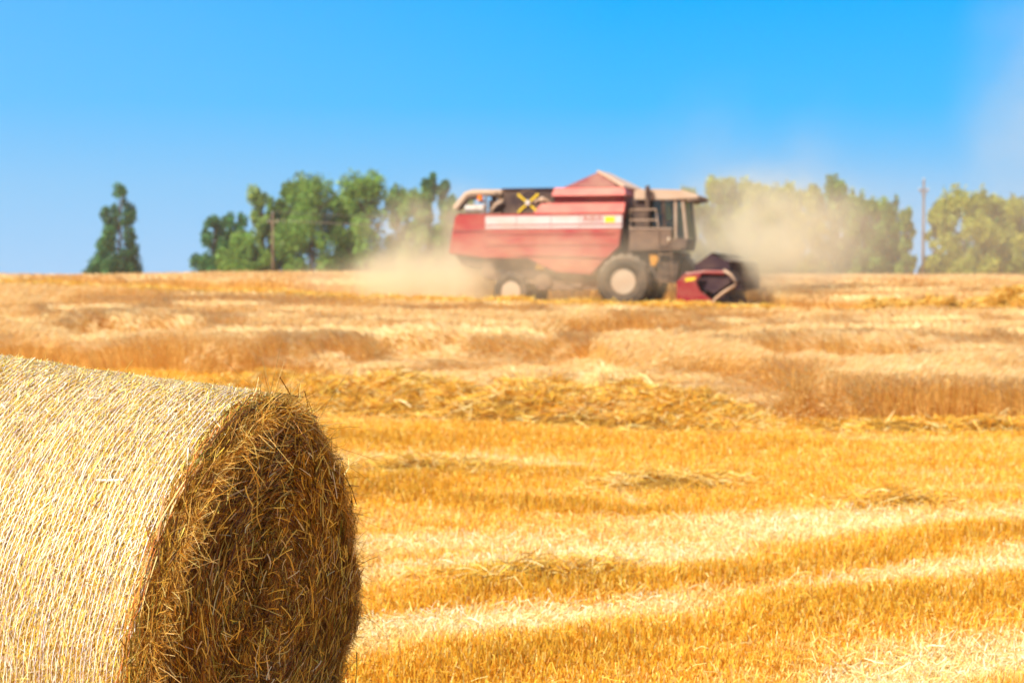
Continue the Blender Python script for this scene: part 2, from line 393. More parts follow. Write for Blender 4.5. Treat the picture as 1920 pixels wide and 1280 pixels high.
# ------------------------------------------------------------------ standing crop
M_wheat = straw_mat('ripe_wheat', .30, .55, .3)
def lodged(u, r):
    """1 where the crop has been beaten down"""
    front = crop_front(u)
    back = np.interp(u, [0, 600, 740, 900, 1090, 1130, 1400, 1560, 1600, 1920], [712, 712, 668, 674, 670, 700, 712, 776, 796, 800])
    a = np.clip((r - back) / 8, 0, 1) * np.clip((u - 560) / 60, 0, 1)
    return a
LEDGE = [(720, 1110, 672), (220, 500, 702), (460, 740, 688), (1390, 1780, 690), (100, 420, 640), (1000, 1300, 640), (955, 1035, 762), (1085, 1200, 771), (1250, 1310, 780), (1450, 1560, 792)]
def wheat(name, label, X, Y, hbase, wmul, seed, ears=True):
    n = len(X); Z = terrain(X, Y); u, r = pxrow(X, Y, Z)
    lg = lodged(u, r) if seed == 71 else np.zeros(n)
    und = fbm(X * .22, Y * .30, seed); und2 = fbm(X * .7, Y * .9, seed + 2)
    step = np.clip((und - .46) * 6, 0, 1)
    hh = hbase * (.88 + .09 * step + .16 * (und2 - .5)) if seed == 71 else hbase * (.85 + .3 * und2)
    if seed == 71:
        for u0, u1, rb_ in LEDGE:
            rb2 = rb_ + 5 * np.sin(u * .021 + rb_) + 4 * np.sin(u * .057)
            e = np.clip((u - u0) / 50, 0, 1) * np.clip((u1 - u) / 50, 0, 1)
            up = np.clip((rb2 - r) / 3, 0, 1) * np.clip((r - rb2 + 34) / 22, 0, 1)
            dn = np.clip((r - rb2) / 3, 0, 1) * np.clip((rb2 + 30 - r) / 20, 0, 1)
            hh = hh * (1 + e * (.22 * up - .5 * dn)); lg = lg * (1 - e * up)
    hh = hh * (1 - .62 * lg) * rng.uniform(.82, 1.12, n)
    tilt = .10 + .07 * (1 - step) + 1.3 * lg
    wa = 2 * np.pi * fbm(X * .35, Y * .35, seed + 5, 2) * 1.5
    dr = np.stack([np.cos(wa) * tilt + rng.normal(size=n) * (.10 + .5 * lg), np.sin(wa) * tilt + rng.normal(size=n) * (.10 + .5 * lg), np.ones(n)], 1)
    dr = unit(dr); ln = hh / np.maximum(dr[:, 2], .35)
    bend = np.stack([np.cos(wa), np.sin(wa), -np.full(n, .35)], 1) * (rng.uniform(.02, .14, n) * hbase / .45)[:, None]
    tt = np.linspace(0, 1, 3)[None, :, None]
    P = np.stack([X, Y, Z], 1)[:, None, :] + dr[:, None, :] * ln[:, None, None] * tt + bend[:, None, :] * tt ** 2
    side = unit(np.cross(dr, rand_dirs(n)))
    cst = palette(n, [(.74, .44, .11), (.84, .56, .19), (.57, .31, .07)], [4, 3, 2], .12)
    cle = palette(n, [(.88, .66, .33), (.85, .58, .24), (.92, .76, .45)], [4, 3, 2.5], .08)
    q = Rib()
    q.add(P, side, (.0055 * wmul) * rng.uniform(.7, 1.3, n), cst, .8)
    # nodding ear with awns
    tip = P[:, 2]; ed = unit(unit(P[:, 2] - P[:, 1]) + np.stack([np.cos(wa) * .5, np.sin(wa) * .5, -rng.uniform(.0, .7, n)], 1))
    el = rng.uniform(.07, .12, n) * (1 + .25 * (wmul - 1))
    tt = np.linspace(0, 1, 3)[None, :, None]
    E = tip[:, None, :] + ed[:, None, :] * el[:, None, None] * tt
    for s2 in (side, np.cross(side, ed)):
        q.add(E, s2, (.013 * wmul) * rng.uniform(.8, 1.2, n), cle, .35)
    # a hanging leaf blade
    m = rng.random(n) < .45
    lb = P[m, 1]; ldir = unit(rand_dirs(m.sum()) * np.array([1, 1, .3]) + np.array([0, 0, .2]))
    tt = np.linspace(0, 1, 3)[None, :, None]
    Lf = lb[:, None, :] + ldir[:, None, :] * (.16 * tt) + np.array([0, 0, -.10]) * tt ** 2
    q.add(Lf, np.cross(ldir, [0, 0, 1.]), np.full(m.sum(), .009 * wmul), cst[m] * 1.1, .4)
    o = q.build(name, M_wheat); tag(o, label, 'standing crop', kind='stuff')
    return o
def swath_line(X):          # centre line of the far windrow
    return np.interp(X, [-60, -23, -12, -3, 3.5, 9, 13, 18, 60], [68, 59.2, 56.4, 53.8, 52, 50.5, 49, 47.6, 36])
X, Y = sample_area(270000, 20.5, 60, -500, 2600, pw=1.35)
u, r = pxrow(X, Y, 0 * X)
k = (r < crop_front(u) + 3 * np.sin(X * 3.1) + 2 * np.sin(X * 7.3)) & (Y < swath_line(X) - 1.3)
X, Y = X[k], Y[k]
wm = 1 + (Y.mean() - 22) / 30
near = Y < 34
wheat('wheat_crop', 'ripe pinkish gold wheat with beaten-down patches between stubble and combine', X[near], Y[near], .54, 1.25, 71)
wheat('wheat_crop', 'ripe wheat closer to the yellow windrow in front of the combine', X[~near], Y[~near], .50, 1.9, 71)
X, Y = sample_area(150000, 58, 150, -350, 2350, pw=1.5)
Yf = np.interp(X, [-60, -2, 0, 13.5, 14.5, 60], [76, 62, 61.8, 61.0, 60.5, 56])
k = (Y > Yf)
X, Y = X[k], Y[k]
wheat('wheat_crop', 'far standing wheat behind the combine up to the field crest', X, Y, .46, 3.2, 81)
# uncut crop directly ahead of the header
X = rng.uniform(8.9, 22, 16000); Y = rng.uniform(50.5, 62, 16000)
tx, ty = X - 4.15, Y - 58.4
lx = tx * math.cos(R_(15)) - ty * math.sin(R_(15)); ly = tx * math.sin(R_(15)) + ty * math.cos(R_(15))
k = (lx > 4.15) & (ly > -3.4) & (Y > swath_line(X) + 1.5)
wheat('wheat_crop', 'uncut wheat strip right ahead of the combine header', X[k], Y[k], .46, 2.2, 83)

# ------------------------------------------------------------------ the round bale
BC = np.array([-.864, 5.730, .749]); az, ti = R_(-68.3), R_(5.3)
BA = np.array([math.sin(az) * math.cos(ti), math.cos(az) * math.cos(ti), math.sin(ti)])
BH = np.cross(BA, [0, 0, 1.]); BH /= np.linalg.norm(BH); BV = np.cross(BH, BA)
BR, BL = .743, 1.52
BC = BC + BA * .018 - np.array([0, 0, .012])
bale = empty('round_straw_bale', tuple(BC + BA * BL / 2 - np.array([0, 0, .75])))
tag(bale, 'big net-wrapped round straw bale with a shaggy shaded end face', 'straw bale')
BO = np.array(bale.location)
def cyl(phi, s, r):
    # the bale has settled: its upper half is narrower than its foot
    sn_ = np.sin(phi); k_ = 1 - .06 * np.clip((sn_ + .3) / .5, 0, 1) - .16 * np.clip(sn_, 0, 1) ** 1.5
    return BC + BA * np.asarray(s)[..., None] + ((np.cos(phi) * k_)[..., None] * BH + np.sin(phi)[..., None] * BV) * np.asarray(r)[..., None]
def rprof(s, phi):
    e = np.clip(1 - s / .08, 0, 1.5); return BR - .040 * e ** 2 + .012 * (fbm(phi * 3, s * 4, 91) - .5) * 2
def fprof(r, phi):      # how far the end face bulges towards the viewer
    x = np.clip(r / BR, 0, 1)
    return -(.02 * (1 - x ** 2.5) + .10 * (fbm(r * np.cos(phi) * 7 + 9, r * np.sin(phi) * 7 + 9, 93) - .5))
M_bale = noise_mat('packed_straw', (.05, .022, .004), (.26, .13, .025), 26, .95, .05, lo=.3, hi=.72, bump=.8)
nph = 160
ph = np.linspace(0, 2 * np.pi, nph, endpoint=False)
rings = []
for r0 in np.linspace(.02, .72, 14):
    rr = np.full(nph, r0); rings.append(cyl(ph, fprof(rr, ph) + .02, rr))
for s0 in np.r_[np.linspace(.0, .1, 5), np.linspace(.16, BL - .02, 22)]:
    rings.append(cyl(ph, np.full(nph, s0) + .012, rprof(np.full(nph, s0), ph) - .012))
for r0 in (.5, .2, .02): rings.append(cyl(ph, np.full(nph, BL + .01), np.full(nph, r0)))
V = np.concatenate(rings) - BO; nr = len(rings)
id_ = np.arange(nr * nph).reshape(nr, nph); nx = np.roll(id_, -1, 1)
q = np.stack([id_[:-1], nx[:-1], nx[1:], id_[1:]], -1).reshape(-1, 4)
np_mesh('straw_core', V, q, M_bale, None, bale, True)
# rolled straw on the wrapped side
M_bs = straw_mat('bale_side_straw', .16, .42, .45)
def side_straw(n, p0, p1, s0, s1, lift, wd, lens, cols, wts, spread, rnd, q, var=.11):
    phi = rng.uniform(p0, p1, n); s = rng.uniform(s0, s1, n)
    th = rng.normal(size=n) * spread; m = rng.random(n) < rnd; th[m] = rng.uniform(-np.pi / 2, np.pi / 2, m.sum())
    L = lens[0] + rng.gamma(2.0, lens[1], n); L = np.minimum(L, .35)
    K = 4; t_ = np.linspace(-.5, .5, K)[None]
    dph = np.cos(th)[:, None] * L[:, None] * t_ / BR; ds = np.sin(th)[:, None] * L[:, None] * t_
    PH = phi[:, None] + dph; SS = s[:, None] + ds
    lf = rng.uniform(0, lift, n)[:, None] + rng.normal(size=n)[:, None] * .006 * (t_ * 2) + rng.normal(size=n)[:, None] * .004 * (t_ * 2) ** 2
    P = cyl(PH, SS, rprof(SS, PH) + lf - .003)
    nrm = np.cos(phi)[:, None] * BH + np.sin(phi)[:, None] * BV
    dr = unit(P[:, -1] - P[:, 0]); sd_ = np.cross(dr, unit(nrm + rng.normal(size=(n, 3)) * .55))
    q.add(P - BO, sd_, rng.uniform(*wd, n), palette(n, cols, wts, var), .8)
q = Rib()
CS = [(.90, .64, .15), (.94, .78, .34), (.90, .58, .06), (.42, .20, .05), (.95, .89, .72)]
side_straw(210000, R_(35), R_(235), .0, BL, .009, (.0008, .0027), (.022, .022), CS, [4, 3.2, 3.8, 3.2, 1.8], .24, .13, q, .18)
side_straw(9000, R_(235), R_(395), .0, BL, .012, (.004, .008), (.05, .04), CS, [4, 4, 2.5, 1.5, 2], .34, .18, q)
side_straw(900, R_(35), R_(235), .0, BL, .014, (.004, .007), (.03, .022), [(.88, .70, .26), (.94, .88, .7), (.74, .60, .34)], [3, 2, 1], .5, .35, q)
q.build('rolled_straw', M_bs, bale)
# straw on the end face
q = Rib()
def face_straw(n, r0, r1, lift, wd, lens, cols, wts, spread, out=.10, p0=0, p1=2 * np.pi, var=.16):
    rr = np.sqrt(rng.uniform(r0 ** 2, r1 ** 2, n)); phi = rng.uniform(p0, p1, n)
    th = rng.normal(size=n) * (spread + .9 * np.clip(1 - rr / .42, 0, 1)) + .9 * (fbm(rr * np.cos(phi) * 4, rr * np.sin(phi) * 4, 95, 2) - .5)
    er = np.cos(phi)[:, None] * BH + np.sin(phi)[:, None] * BV; ep = -np.sin(phi)[:, None] * BH + np.cos(phi)[:, None] * BV
    dr = unit(ep * np.cos(th)[:, None] + er * np.sin(th)[:, None] - BA * (rng.normal(size=n) * out + out * .4)[:, None])
    L = np.minimum(lens[0] + rng.gamma(2.0, lens[1], n), .32)
    K = 4; t_ = np.linspace(-.5, .5, K)[None, :, None]
    c0 = cyl(phi, fprof(rr, phi) - rng.uniform(-.02, lift, n), rr)
    P = c0[:, None, :] + dr[:, None, :] * L[:, None, None] * t_ - er[:, None, :] * ((L ** 2 / (2 * np.maximum(rr, .2)))[:, None, None] * t_ ** 2)
    P = P - BA * (rng.normal(size=n) * .004)[:, None, None] * (1 - 4 * t_ ** 2)
    sd_ = np.cross(dr, unit(-BA + rng.normal(size=(n, 3)) * .9))
    q.add(P - BO, sd_, rng.uniform(*wd, n), palette(n, cols, wts, var), .75)
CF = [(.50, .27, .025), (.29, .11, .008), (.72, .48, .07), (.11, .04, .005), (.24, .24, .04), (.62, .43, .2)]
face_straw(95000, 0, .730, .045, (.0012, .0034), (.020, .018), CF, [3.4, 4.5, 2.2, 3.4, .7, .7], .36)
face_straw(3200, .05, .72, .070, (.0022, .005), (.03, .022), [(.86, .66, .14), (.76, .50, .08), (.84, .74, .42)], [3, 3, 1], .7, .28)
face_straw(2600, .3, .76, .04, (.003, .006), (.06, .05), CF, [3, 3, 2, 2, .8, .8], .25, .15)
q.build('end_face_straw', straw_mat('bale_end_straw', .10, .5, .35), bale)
# shaggy rim, where the net stops
q = Rib()
def rim(n, smin, smax, lens, wd, cols, wts, k_out, bendy=.5, p0=0, p1=2 * np.pi):
    phi = rng.uniform(p0, p1, n); cl = fbm(phi * 9, phi * 0 + 3, 97); phi = phi + .05 * (cl - .5)
    s = rng.uniform(smin, smax, n)
    er = np.cos(phi)[:, None] * BH + np.sin(phi)[:, None] * BV; ep = -np.sin(phi)[:, None] * BH + np.cos(phi)[:, None] * BV
    dr = unit(rng.normal(size=(n, 3)) * .75 + er * k_out * rng.random(n)[:, None] * 1.2 - BA * (.5 * rng.random(n))[:, None] + ep * (rng.normal(size=n) * .9)[:, None])
    L = rng.gamma(2.2, lens, n) + .015
    c0 = cyl(phi, s, rprof(np.maximum(s, 0), phi) - .01 - .25 * np.clip(-s, 0, 1))
    t_ = np.linspace(0, 1, 5)[None, :, None]
    P = c0[:, None, :] + dr[:, None, :] * L[:, None, None] * t_ + rand_dirs(n)[:, None, :] * (L * bendy)[:, None, None] * t_ ** 2 * rng.random(n)[:, None, None]
    P += np.array([0, 0, -.25]) * (L[:, None, None] * t_ ** 2) * rng.random(n)[:, None, None]
    q.add(P - BO, np.cross(dr, rand_dirs(n)), rng.uniform(*wd, n), palette(n, cols, wts, .14), .5)
CR = [(.80, .48, .08), (.66, .34, .04), (.88, .66, .22), (.40, .19, .03)]
rim(12000, -.055, .006, .014, (.0012, .0030), CR, [4, 3, 2, 2], .35)
rim(7000, -.05, .012, .017, (.0012, .0030), [(.86, .54, .12), (.76, .40, .07), (.9, .68, .28)], [4, 3, 2], .8, .8, R_(75), R_(235))
rim(1500, -.05, .03, .035, (.0012, .0028), CR, [4, 3, 3, 1], .6, .8)
rim(1100, -.06, .10, .030, (.0014, .003), [(.50, .36, .10), (.36, .24, .06), (.66, .50, .18)], [3, 2, 2], 1.0, .7, R_(-50), R_(85))
rim(900, .1, BL, .010, (.0014, .003), CR, [4, 3, 4, 1], 1.0, .6, R_(60), R_(120))
q.build('shaggy_rim_straw', straw_mat('rim_straw', .35, .45, .4), bale)
# net wrap
M_net = noise_mat('net_plastic', (.56, .48, .52), (.88, .84, .84), 60, .35, .5)
q = Rib()
ph = np.linspace(R_(20), R_(255), 120)
cnt = 0
for s0 in np.arange(.05, BL, .019):
    s_ = s0 +   .005 * np.sin(ph * 3 + s0 * 40) + .006 * (vnoise(ph * 9, ph * 0 + s0 * 91, 99) - .5) + rng.normal() * .002
    P = cyl(ph, s_, rprof(s_, ph) + .0125 + .003 * np.sin(ph * 23 + s0 * 60))
    q.add(P[None] - BO, np.array([BA]), np.array([.0019]), np.ones((1, 3)), 1)
    # diagonal tie threads to the next ring
    zz = np.linspace(R_(20), R_(255), 150); sw = s0 + .0095 + .0095 * (2 * np.abs((np.arange(150) % 2) - .5) * np.where(np.arange(150) % 2, 1, -1))
    P = cyl(zz, sw, rprof(sw, zz) + .013)
    q.add(P[None] - BO, np.array([BA + BV * .3]), np.array([.0008]), np.ones((1, 3)), 1)
q.build('net_wrap', M_net, bale)
# red edge threads of the net
M_red = noise_mat('red_net_thread', (.60, .12, .02), (.80, .30, .08), 40, .5, .3)
q = Rib()
for i in range(4):
    ph = np.linspace(R_(60), R_(225), 260)
    s_ = .012 + .007 * i + .014 * (fbm(ph * 7, ph * 0 + i * 3.3, 101) - .5) * 2
    P = cyl(ph, s_, rprof(s_, ph) + .016 + .012 * (vnoise(ph * 30, ph * 0 + i, 102) - .3))
    q.add(P[None] - BO, np.array([BA + BH * .4]), np.array([.0020]), np.ones((1, 3)), 1)
q.build('red_edge_thread', M_red, bale)
# a few long straws that stick out of the bale end
def stray(pts, wdt, col):
    P = np.array([[cyl(np.array(R_(a)), np.array(s), np.array(r)) for a, s, r in pts]]).reshape(1, -1, 3)
    q = Rib()
    q.add(P - BO, np.array([[.3, .2, 1.]]) if abs(P[0, -1, 2] - P[0, 0, 2]) < .05 else np.array([[1., -.3, .1]]), np.array([wdt]), np.array([col]), .6)
    q.build('stray_straw', M_straw, bale)
stray([(128, -.05, .62), (112, -.07, .55), (113, -.08, .545), (120, -.09, .43), (118, -.09, .37)], .006, (.85, .68, .16))
stray([(138, -.02, .70), (128, -.06, .62), (118, -.07, .56)], .004, (.9, .82, .6))
stray([(95, .04, .73), (93, .03, .77), (92, .03, .81)], .004, (.82, .62, .25))
stray([(160, -.02, .72), (155, -.07, .60), (148, -.08, .50)], .004, (.86, .66, .3))
stray([(30, -.01, .70), (28, -.02, .80), (25, -.02, .86)], .006, (.36, .2, .05))
stray([(32, -.01, .72), (34, -.03, .80), (36, -.02, .84)], .006, (.75, .62, .16))
stray([(-22, -.02, .72), (-20, -.03, .82), (-24, -.03, .86), (-32, -.03, .92)], .005, (.26, .22, .07))
stray([(4, -.02, .74), (5, -.04, .84), (5, -.05, .90)], .004, (.28, .2, .06))
stray([(85, -.03, .62), (88, -.05, .66), (90, -.04, .70)], .012, (.86, .78, .3))

# ------------------------------------------------------------------ shape helpers for the machine
def bm_obj(name, bm, mat, parent=None, smooth=False, bevel=0.0):
    bmesh.ops.recalc_face_normals(bm, faces=bm.faces)
    if bevel:
        bmesh.ops.bevel(bm, geom=[e for e in bm.edges if len(e.link_faces) == 2 and e.calc_face_angle(0) > .5], offset=bevel, segments=2, affect='EDGES', clamp_overlap=True)
    me = bpy.data.meshes.new(name); bm.to_mesh(me); bm.free()
    me.materials.append(mat)
    if smooth:
        for p in me.polygons: p.use_smooth = True
    o = bpy.data.objects.new(name, me); COL.objects.link(o)
    if parent is not None: o.parent = parent
    return o
def add_prism(bm, pts, y0, y1, pts2=None):
    """pts: (x,z) outline; extruded from y0 to y1 (optionally to another outline)"""
    a = [bm.verts.new((x, y0, z)) for x, z in pts]; b = [bm.verts.new((x, y1, z)) for x, z in (pts2 or pts)]
    bm.faces.new(a); bm.faces.new(b[::-1])
    for i in range(len(a)):
        j = (i + 1) % len(a); bm.faces.new((a[i], b[i], b[j], a[j]))
def add_box(bm, x0, x1, y0, y1, z0, z1):
    add_prism(bm, [(x0, z0), (x1, z0), (x1, z1), (x0, z1)], y0, y1)
def add_tube(bm, pts, r, seg=10, cap=True):
    pts = [Vector(p) for p in pts]; rs = r if hasattr(r, '__len__') else [r] * len(pts)
    rings = []; up = Vector((0, 0, 1))
    for i, p in enumerate(pts):
        d = (pts[min(i + 1, len(pts) - 1)] - pts[max(i - 1, 0)]).normalized()
        a = d.cross(up if abs(d.z) < .95 else Vector((1, 0, 0))).normalized(); b = d.cross(a)
        rings.append([bm.verts.new(p + (a * math.cos(t) + b * math.sin(t)) * rs[i]) for t in [2 * math.pi * k / seg for k in range(seg)]])
    for q0, q1 in zip(rings, rings[1:]):
        for k in range(seg): bm.faces.new((q0[k], q0[(k + 1) % seg], q1[(k + 1) % seg], q1[k]))
    if cap: bm.faces.new(rings[0][::-1]); bm.faces.new(rings[-1])
def add_lathe_y(bm, prof, seg=32, cx=0, cy=0, cz=0):
    """prof: list of (y, radius) revolved about the y axis"""
    rings = []
    for y, r in prof:
        rings.append([bm.verts.new((cx + r * math.cos(t), cy + y, cz + r * math.sin(t))) for t in [2 * math.pi * k / seg for k in range(seg)]])
    for q0, q1 in zip(rings, rings[1:]):
        for k in range(seg): bm.faces.new((q0[k], q0[(k + 1) % seg], q1[(k + 1) % seg], q1[k]))
    bm.faces.new(rings[0]); bm.faces.new(rings[-1][::-1])
def dusty_paint(name, col, dust, amt_lo=.35, amt_hi=.75, rough=.45, spec=.4, scale=1.3):
    """paint under a coat of field dust; dust settles thicker on what faces up"""
    m, t, b = mat_new(name)
    tcn = t.nodes.new('ShaderNodeTexCoord'); n = t.nodes.new('ShaderNodeTexNoise'); n.inputs['Scale'].default_value = scale; n.inputs['Detail'].default_value = 6
    mp = t.nodes.new('ShaderNodeMapping'); mp.inputs['Scale'].default_value = (1, 1, 1.8)
    t.links.new(tcn.outputs['Object'], mp.inputs[0]); t.links.new(mp.outputs[0], n.inputs['Vector'])
    gm = t.nodes.new('ShaderNodeNewGeometry'); sx = t.nodes.new('ShaderNodeSeparateXYZ'); t.links.new(gm.outputs['Normal'], sx.inputs[0])
    ma = t.nodes.new('ShaderNodeMath'); ma.operation = 'MULTIPLY_ADD'; ma.inputs[1].default_value = .30; t.links.new(sx.outputs['Z'], ma.inputs[0]); t.links.new(n.outputs[0], ma.inputs[2])
    mr = t.nodes.new('ShaderNodeMapRange'); mr.inputs['From Min'].default_value = amt_lo; mr.inputs['From Max'].default_value = amt_hi; mr.inputs['To Max'].default_value = .85
    t.links.new(ma.outputs[0], mr.inputs['Value'])
    mx = t.nodes.new('ShaderNodeMix'); mx.data_type = 'RGBA'; mx.inputs['A'].default_value = (*col, 1); mx.inputs['B'].default_value = (*dust, 1)
    t.links.new(mr.outputs[0], mx.inputs['Factor']); t.links.new(mx.outputs['Result'], b.inputs['Base Color'])
    b.inputs['Roughness'].default_value = rough; b.inputs['Specular IOR Level'].default_value = spec
    return m
DUST = (.44, .27, .16)
M_redp = dusty_paint('red_paint', (.38, .026, .034), DUST, .36, 1.02)
M_sunlit = dusty_paint('sunlit_red_paint', (.62, .10, .09), (.56, .32, .22), .42, 1.2)  # lighter red: sunlight on the sloping panels is put into the colour
M_dred = dusty_paint('dark_red_paint', (.22, .018, .025), DUST, .45, 1.0)
M_hred = dusty_paint('header_red_paint', (.26, .008, .016), DUST, .45, 1.1)
M_peach = dusty_paint('sunlit_cover_flap', (.80, .52, .36), (.70, .50, .34), .4, 1.0)  # brightness of the lit cover slope painted into the base colour
M_white = dusty_paint('white_paint', (.60, .55, .54), DUST, .4, 1.1)
M_beige = dusty_paint('beige_paint', (.56, .42, .31), DUST, .3, .8)
M_dark = dusty_paint('dark_machinery', (.040, .020, .020), (.27, .17, .10), .40, .95, .7)
M_purple = dusty_paint('dark_header_steel', (.035, .012, .02), (.22, .13, .09), .45, 1.1, .7)
M_brown = dusty_paint('dusty_grey_steel', (.10, .06, .05), (.34, .22, .13), .3, .8, .8)
M_tyre = dusty_paint('tyre_rubber', (.025, .022, .02), (.30, .22, .15), .35, .85, .9)
M_rim = dusty_paint('cream_rim_paint', (.50, .42, .32), DUST, .35, 1.0)
M_yel = dusty_paint('yellow_paint', (.85, .58, .02), DUST, .55, 1.2)
M_amber = dusty_paint('amber_paint', (.60, .26, .02), DUST, .4, 1.1)
M_org = dusty_paint('orange_lens', (.90, .22, .01), DUST, .6, 1.3)
M_silver = dusty_paint('grey_metal', (.50, .46, .44), DUST, .4, 1.0, .4)
mgl, t, b = mat_new('cab_glass')
tr = t.nodes.new('ShaderNodeBsdfTransparent'); tr.inputs[0].default_value = (.66, .66, .60, 1)
gl = t.nodes.new('ShaderNodeBsdfGlossy'); gl.inputs['Roughness'].default_value = .08; gl.inputs[0].default_value = (.8, .8, .8, 1)
ms = t.nodes.new('ShaderNodeMixShader'); ms.inputs[0].default_value = .05
t.links.new(tr.outputs[0], ms.inputs[1]); t.links.new(gl.outputs[0], ms.inputs[2]); t.links.new(ms.outputs[0], t.nodes['Material Output'].inputs['Surface'])

# ------------------------------------------------------------------ combine harvester
CX, CY, CZ, CA = 4.15, 58.4, .83, R_(-15)
cmb = empty('combine_harvester', (CX, CY, CZ), CA)
tag(cmb, 'dusty red combine harvester driving right through the crop with its header down', 'combine harvester')
def part(name, mat, fn, parent=cmb, bevel=.0, smooth=False):
    bm = bmesh.new(); fn(bm); return bm_obj(name, bm, mat, parent, smooth, bevel)
SIDE = [(-4.85, 1.70), (-3.35, 1.68), (-2.35, 1.22), (-1.15, 1.14), (-.78, 1.55), (-.20, 2.08), (-.05, 3.20), (-4.85, 3.20)]
part('hull', M_dark, lambda bm: (add_prism(bm, [(-4.6, 1.1), (-2.4, .95), (-.9, .95), (1.7, .85), (1.8, 1.9), (.3, 2.0), (-.2, 3.1), (-4.6, 3.1)], -1.15, 1.15)), bevel=.03)
for sgn in (-1, 1):
    p = part('side_panel', M_redp, lambda bm: add_prism(bm, SIDE, sgn * 1.18, sgn * 1.50), bevel=.03)
    # pressed horizontal ribs
    part('pressed_rib', M_redp, lambda bm: [add_prism(bm, [(-4.8, z), (-.35, z), (-.35, z + .05), (-4.8, z + .05)], sgn * 1.49, sgn * 1.53) for z in (2.50, 2.12)], p, .01)
    part('lower_ridge', M_redp, lambda bm: add_prism(bm, [(-3.6, 1.78), (-.62, 1.70), (-.45, 1.82), (-3.8, 1.86)], sgn * 1.49, sgn * 1.56), p, .01)
    part('white_stripe', M_white, lambda bm: [add_box(bm, a, b2, sgn * 1.498, sgn * 1.515, 2.70, 3.12) for a, b2 in ((-4.83, -3.75), (-3.73, -2.55), (-2.53, -1.55))] + [add_box(bm, -1.53, -.10, sgn * 1.498, sgn * 1.508, 2.70, 3.12)], p)
    part('red_stripe_line', M_redp, lambda bm: add_box(bm, -4.83, -.10, sgn * 1.514, sgn * 1.52, 2.80, 2.84), p)
    def glyphs(bm):
        for x in (-1.42, -1.18, -.94):
            add_box(bm, x, x + .05, sgn * 1.506, sgn * 1.516, 2.88, 3.08); add_box(bm, x + .12, x + .17, sgn * 1.506, sgn * 1.516, 2.88, 3.08)
            add_box(bm, x + .05, x + .12, sgn * 1.506, sgn * 1.516, 3.03, 3.08)
    part('red_lettering', M_redp, glyphs, p)
    part('yellow_label', M_yel, lambda bm: add_box(bm, -.68, -.34, sgn * 1.506, sgn * 1.518, 2.88, 3.08), p)
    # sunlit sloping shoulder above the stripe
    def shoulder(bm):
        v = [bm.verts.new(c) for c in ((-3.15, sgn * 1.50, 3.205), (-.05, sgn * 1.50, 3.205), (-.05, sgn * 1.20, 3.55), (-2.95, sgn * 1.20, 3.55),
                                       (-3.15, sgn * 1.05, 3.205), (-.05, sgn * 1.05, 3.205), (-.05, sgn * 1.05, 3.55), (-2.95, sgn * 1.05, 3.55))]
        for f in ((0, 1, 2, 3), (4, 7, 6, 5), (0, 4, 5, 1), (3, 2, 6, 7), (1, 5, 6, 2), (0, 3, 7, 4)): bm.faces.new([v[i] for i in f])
    part('shoulder_panel', M_sunlit, shoulder, bevel=.01)
part('rear_hood', M_redp, lambda bm: add_prism(bm, [(-6.22, 1.86), (-5.3, 1.74), (-4.86, 1.68), (-4.86, 3.22), (-5.98, 3.20)], -1.28, 1.28), bevel=.05)
part('straw_outlet', M_dark, lambda bm: add_prism(bm, [(-6.05, 1.85), (-5.0, 1.7), (-5.0, 1.35), (-5.75, 1.45)], -1.1, 1.1), bevel=.02)
part('hood_crease', M_dred, lambda bm: add_box(bm, -6.02, -4.9, -1.30, -1.275, 2.60, 2.65))
# grain tank
tank = part('grain_tank', M_dred, lambda bm: add_box(bm, -2.50, -.08, -1.12, 1.12, 3.1, 3.80), bevel=.02)
def tank_band(bm):
    lo = [bm.verts.new(p) for p in ((-2.56, -1.34, 3.79), (-.02, -1.34, 3.79), (-.02, 1.34, 3.79), (-2.56, 1.34, 3.79))]
    hi = [bm.verts.new(p) for p in ((-2.50, -1.14, 4.08), (-.08, -1.14, 4.08), (-.08, 1.14, 4.08), (-2.50, 1.14, 4.08))]
    bm.faces.new(lo[::-1]); bm.faces.new(hi)
    for i in range(4): bm.faces.new((lo[i], lo[(i + 1) % 4], hi[(i + 1) % 4], hi[i]))
part('tank_upper_band', M_sunlit, tank_band, tank, .012)
def tent(bm):
    y0, y1 = -1.16, 1.16
    P0 = [(-2.18, y0, 4.085), (-.30, y0, 4.085), (-1.0, y0 + .12, 4.60), (-2.18, y1, 4.085), (-.30 + .12, y1, 4.085), (-1.0, y1 - .12, 4.60)]
    v = [bm.verts.new(p) for p in P0]
    for f in ((0, 1, 2), (3, 5, 4), (0, 2, 5, 3), (0, 3, 4, 1)): bm.faces.new([v[i] for i in f])
    bm.faces.new([v[1], v[4], v[5], v[2]])
part('tank_cover', M_dred, tent, tank, .01)
def flap(bm):       # front flap of the cover, open and dusty, sunlight on it painted in as a pale tone
    v = [bm.verts.new(p) for p in ((-1.04, -1.10, 4.60), (-1.00, 1.10, 4.60), (.24, 1.22, 3.98), (-.12, -1.22, 4.06), (-1.04, -1.10, 4.66), (-1.00, 1.10, 4.66), (.26, 1.22, 4.04), (-.10, -1.22, 4.12))]
    for f in ((0, 1, 2, 3), (4, 7, 6, 5), (0, 4, 5, 1), (1, 5, 6, 2), (2, 6, 7, 3), (3, 7, 4, 0)): bm.faces.new([v[i] for i in f])
part('cover_flap', M_peach, flap, tank)
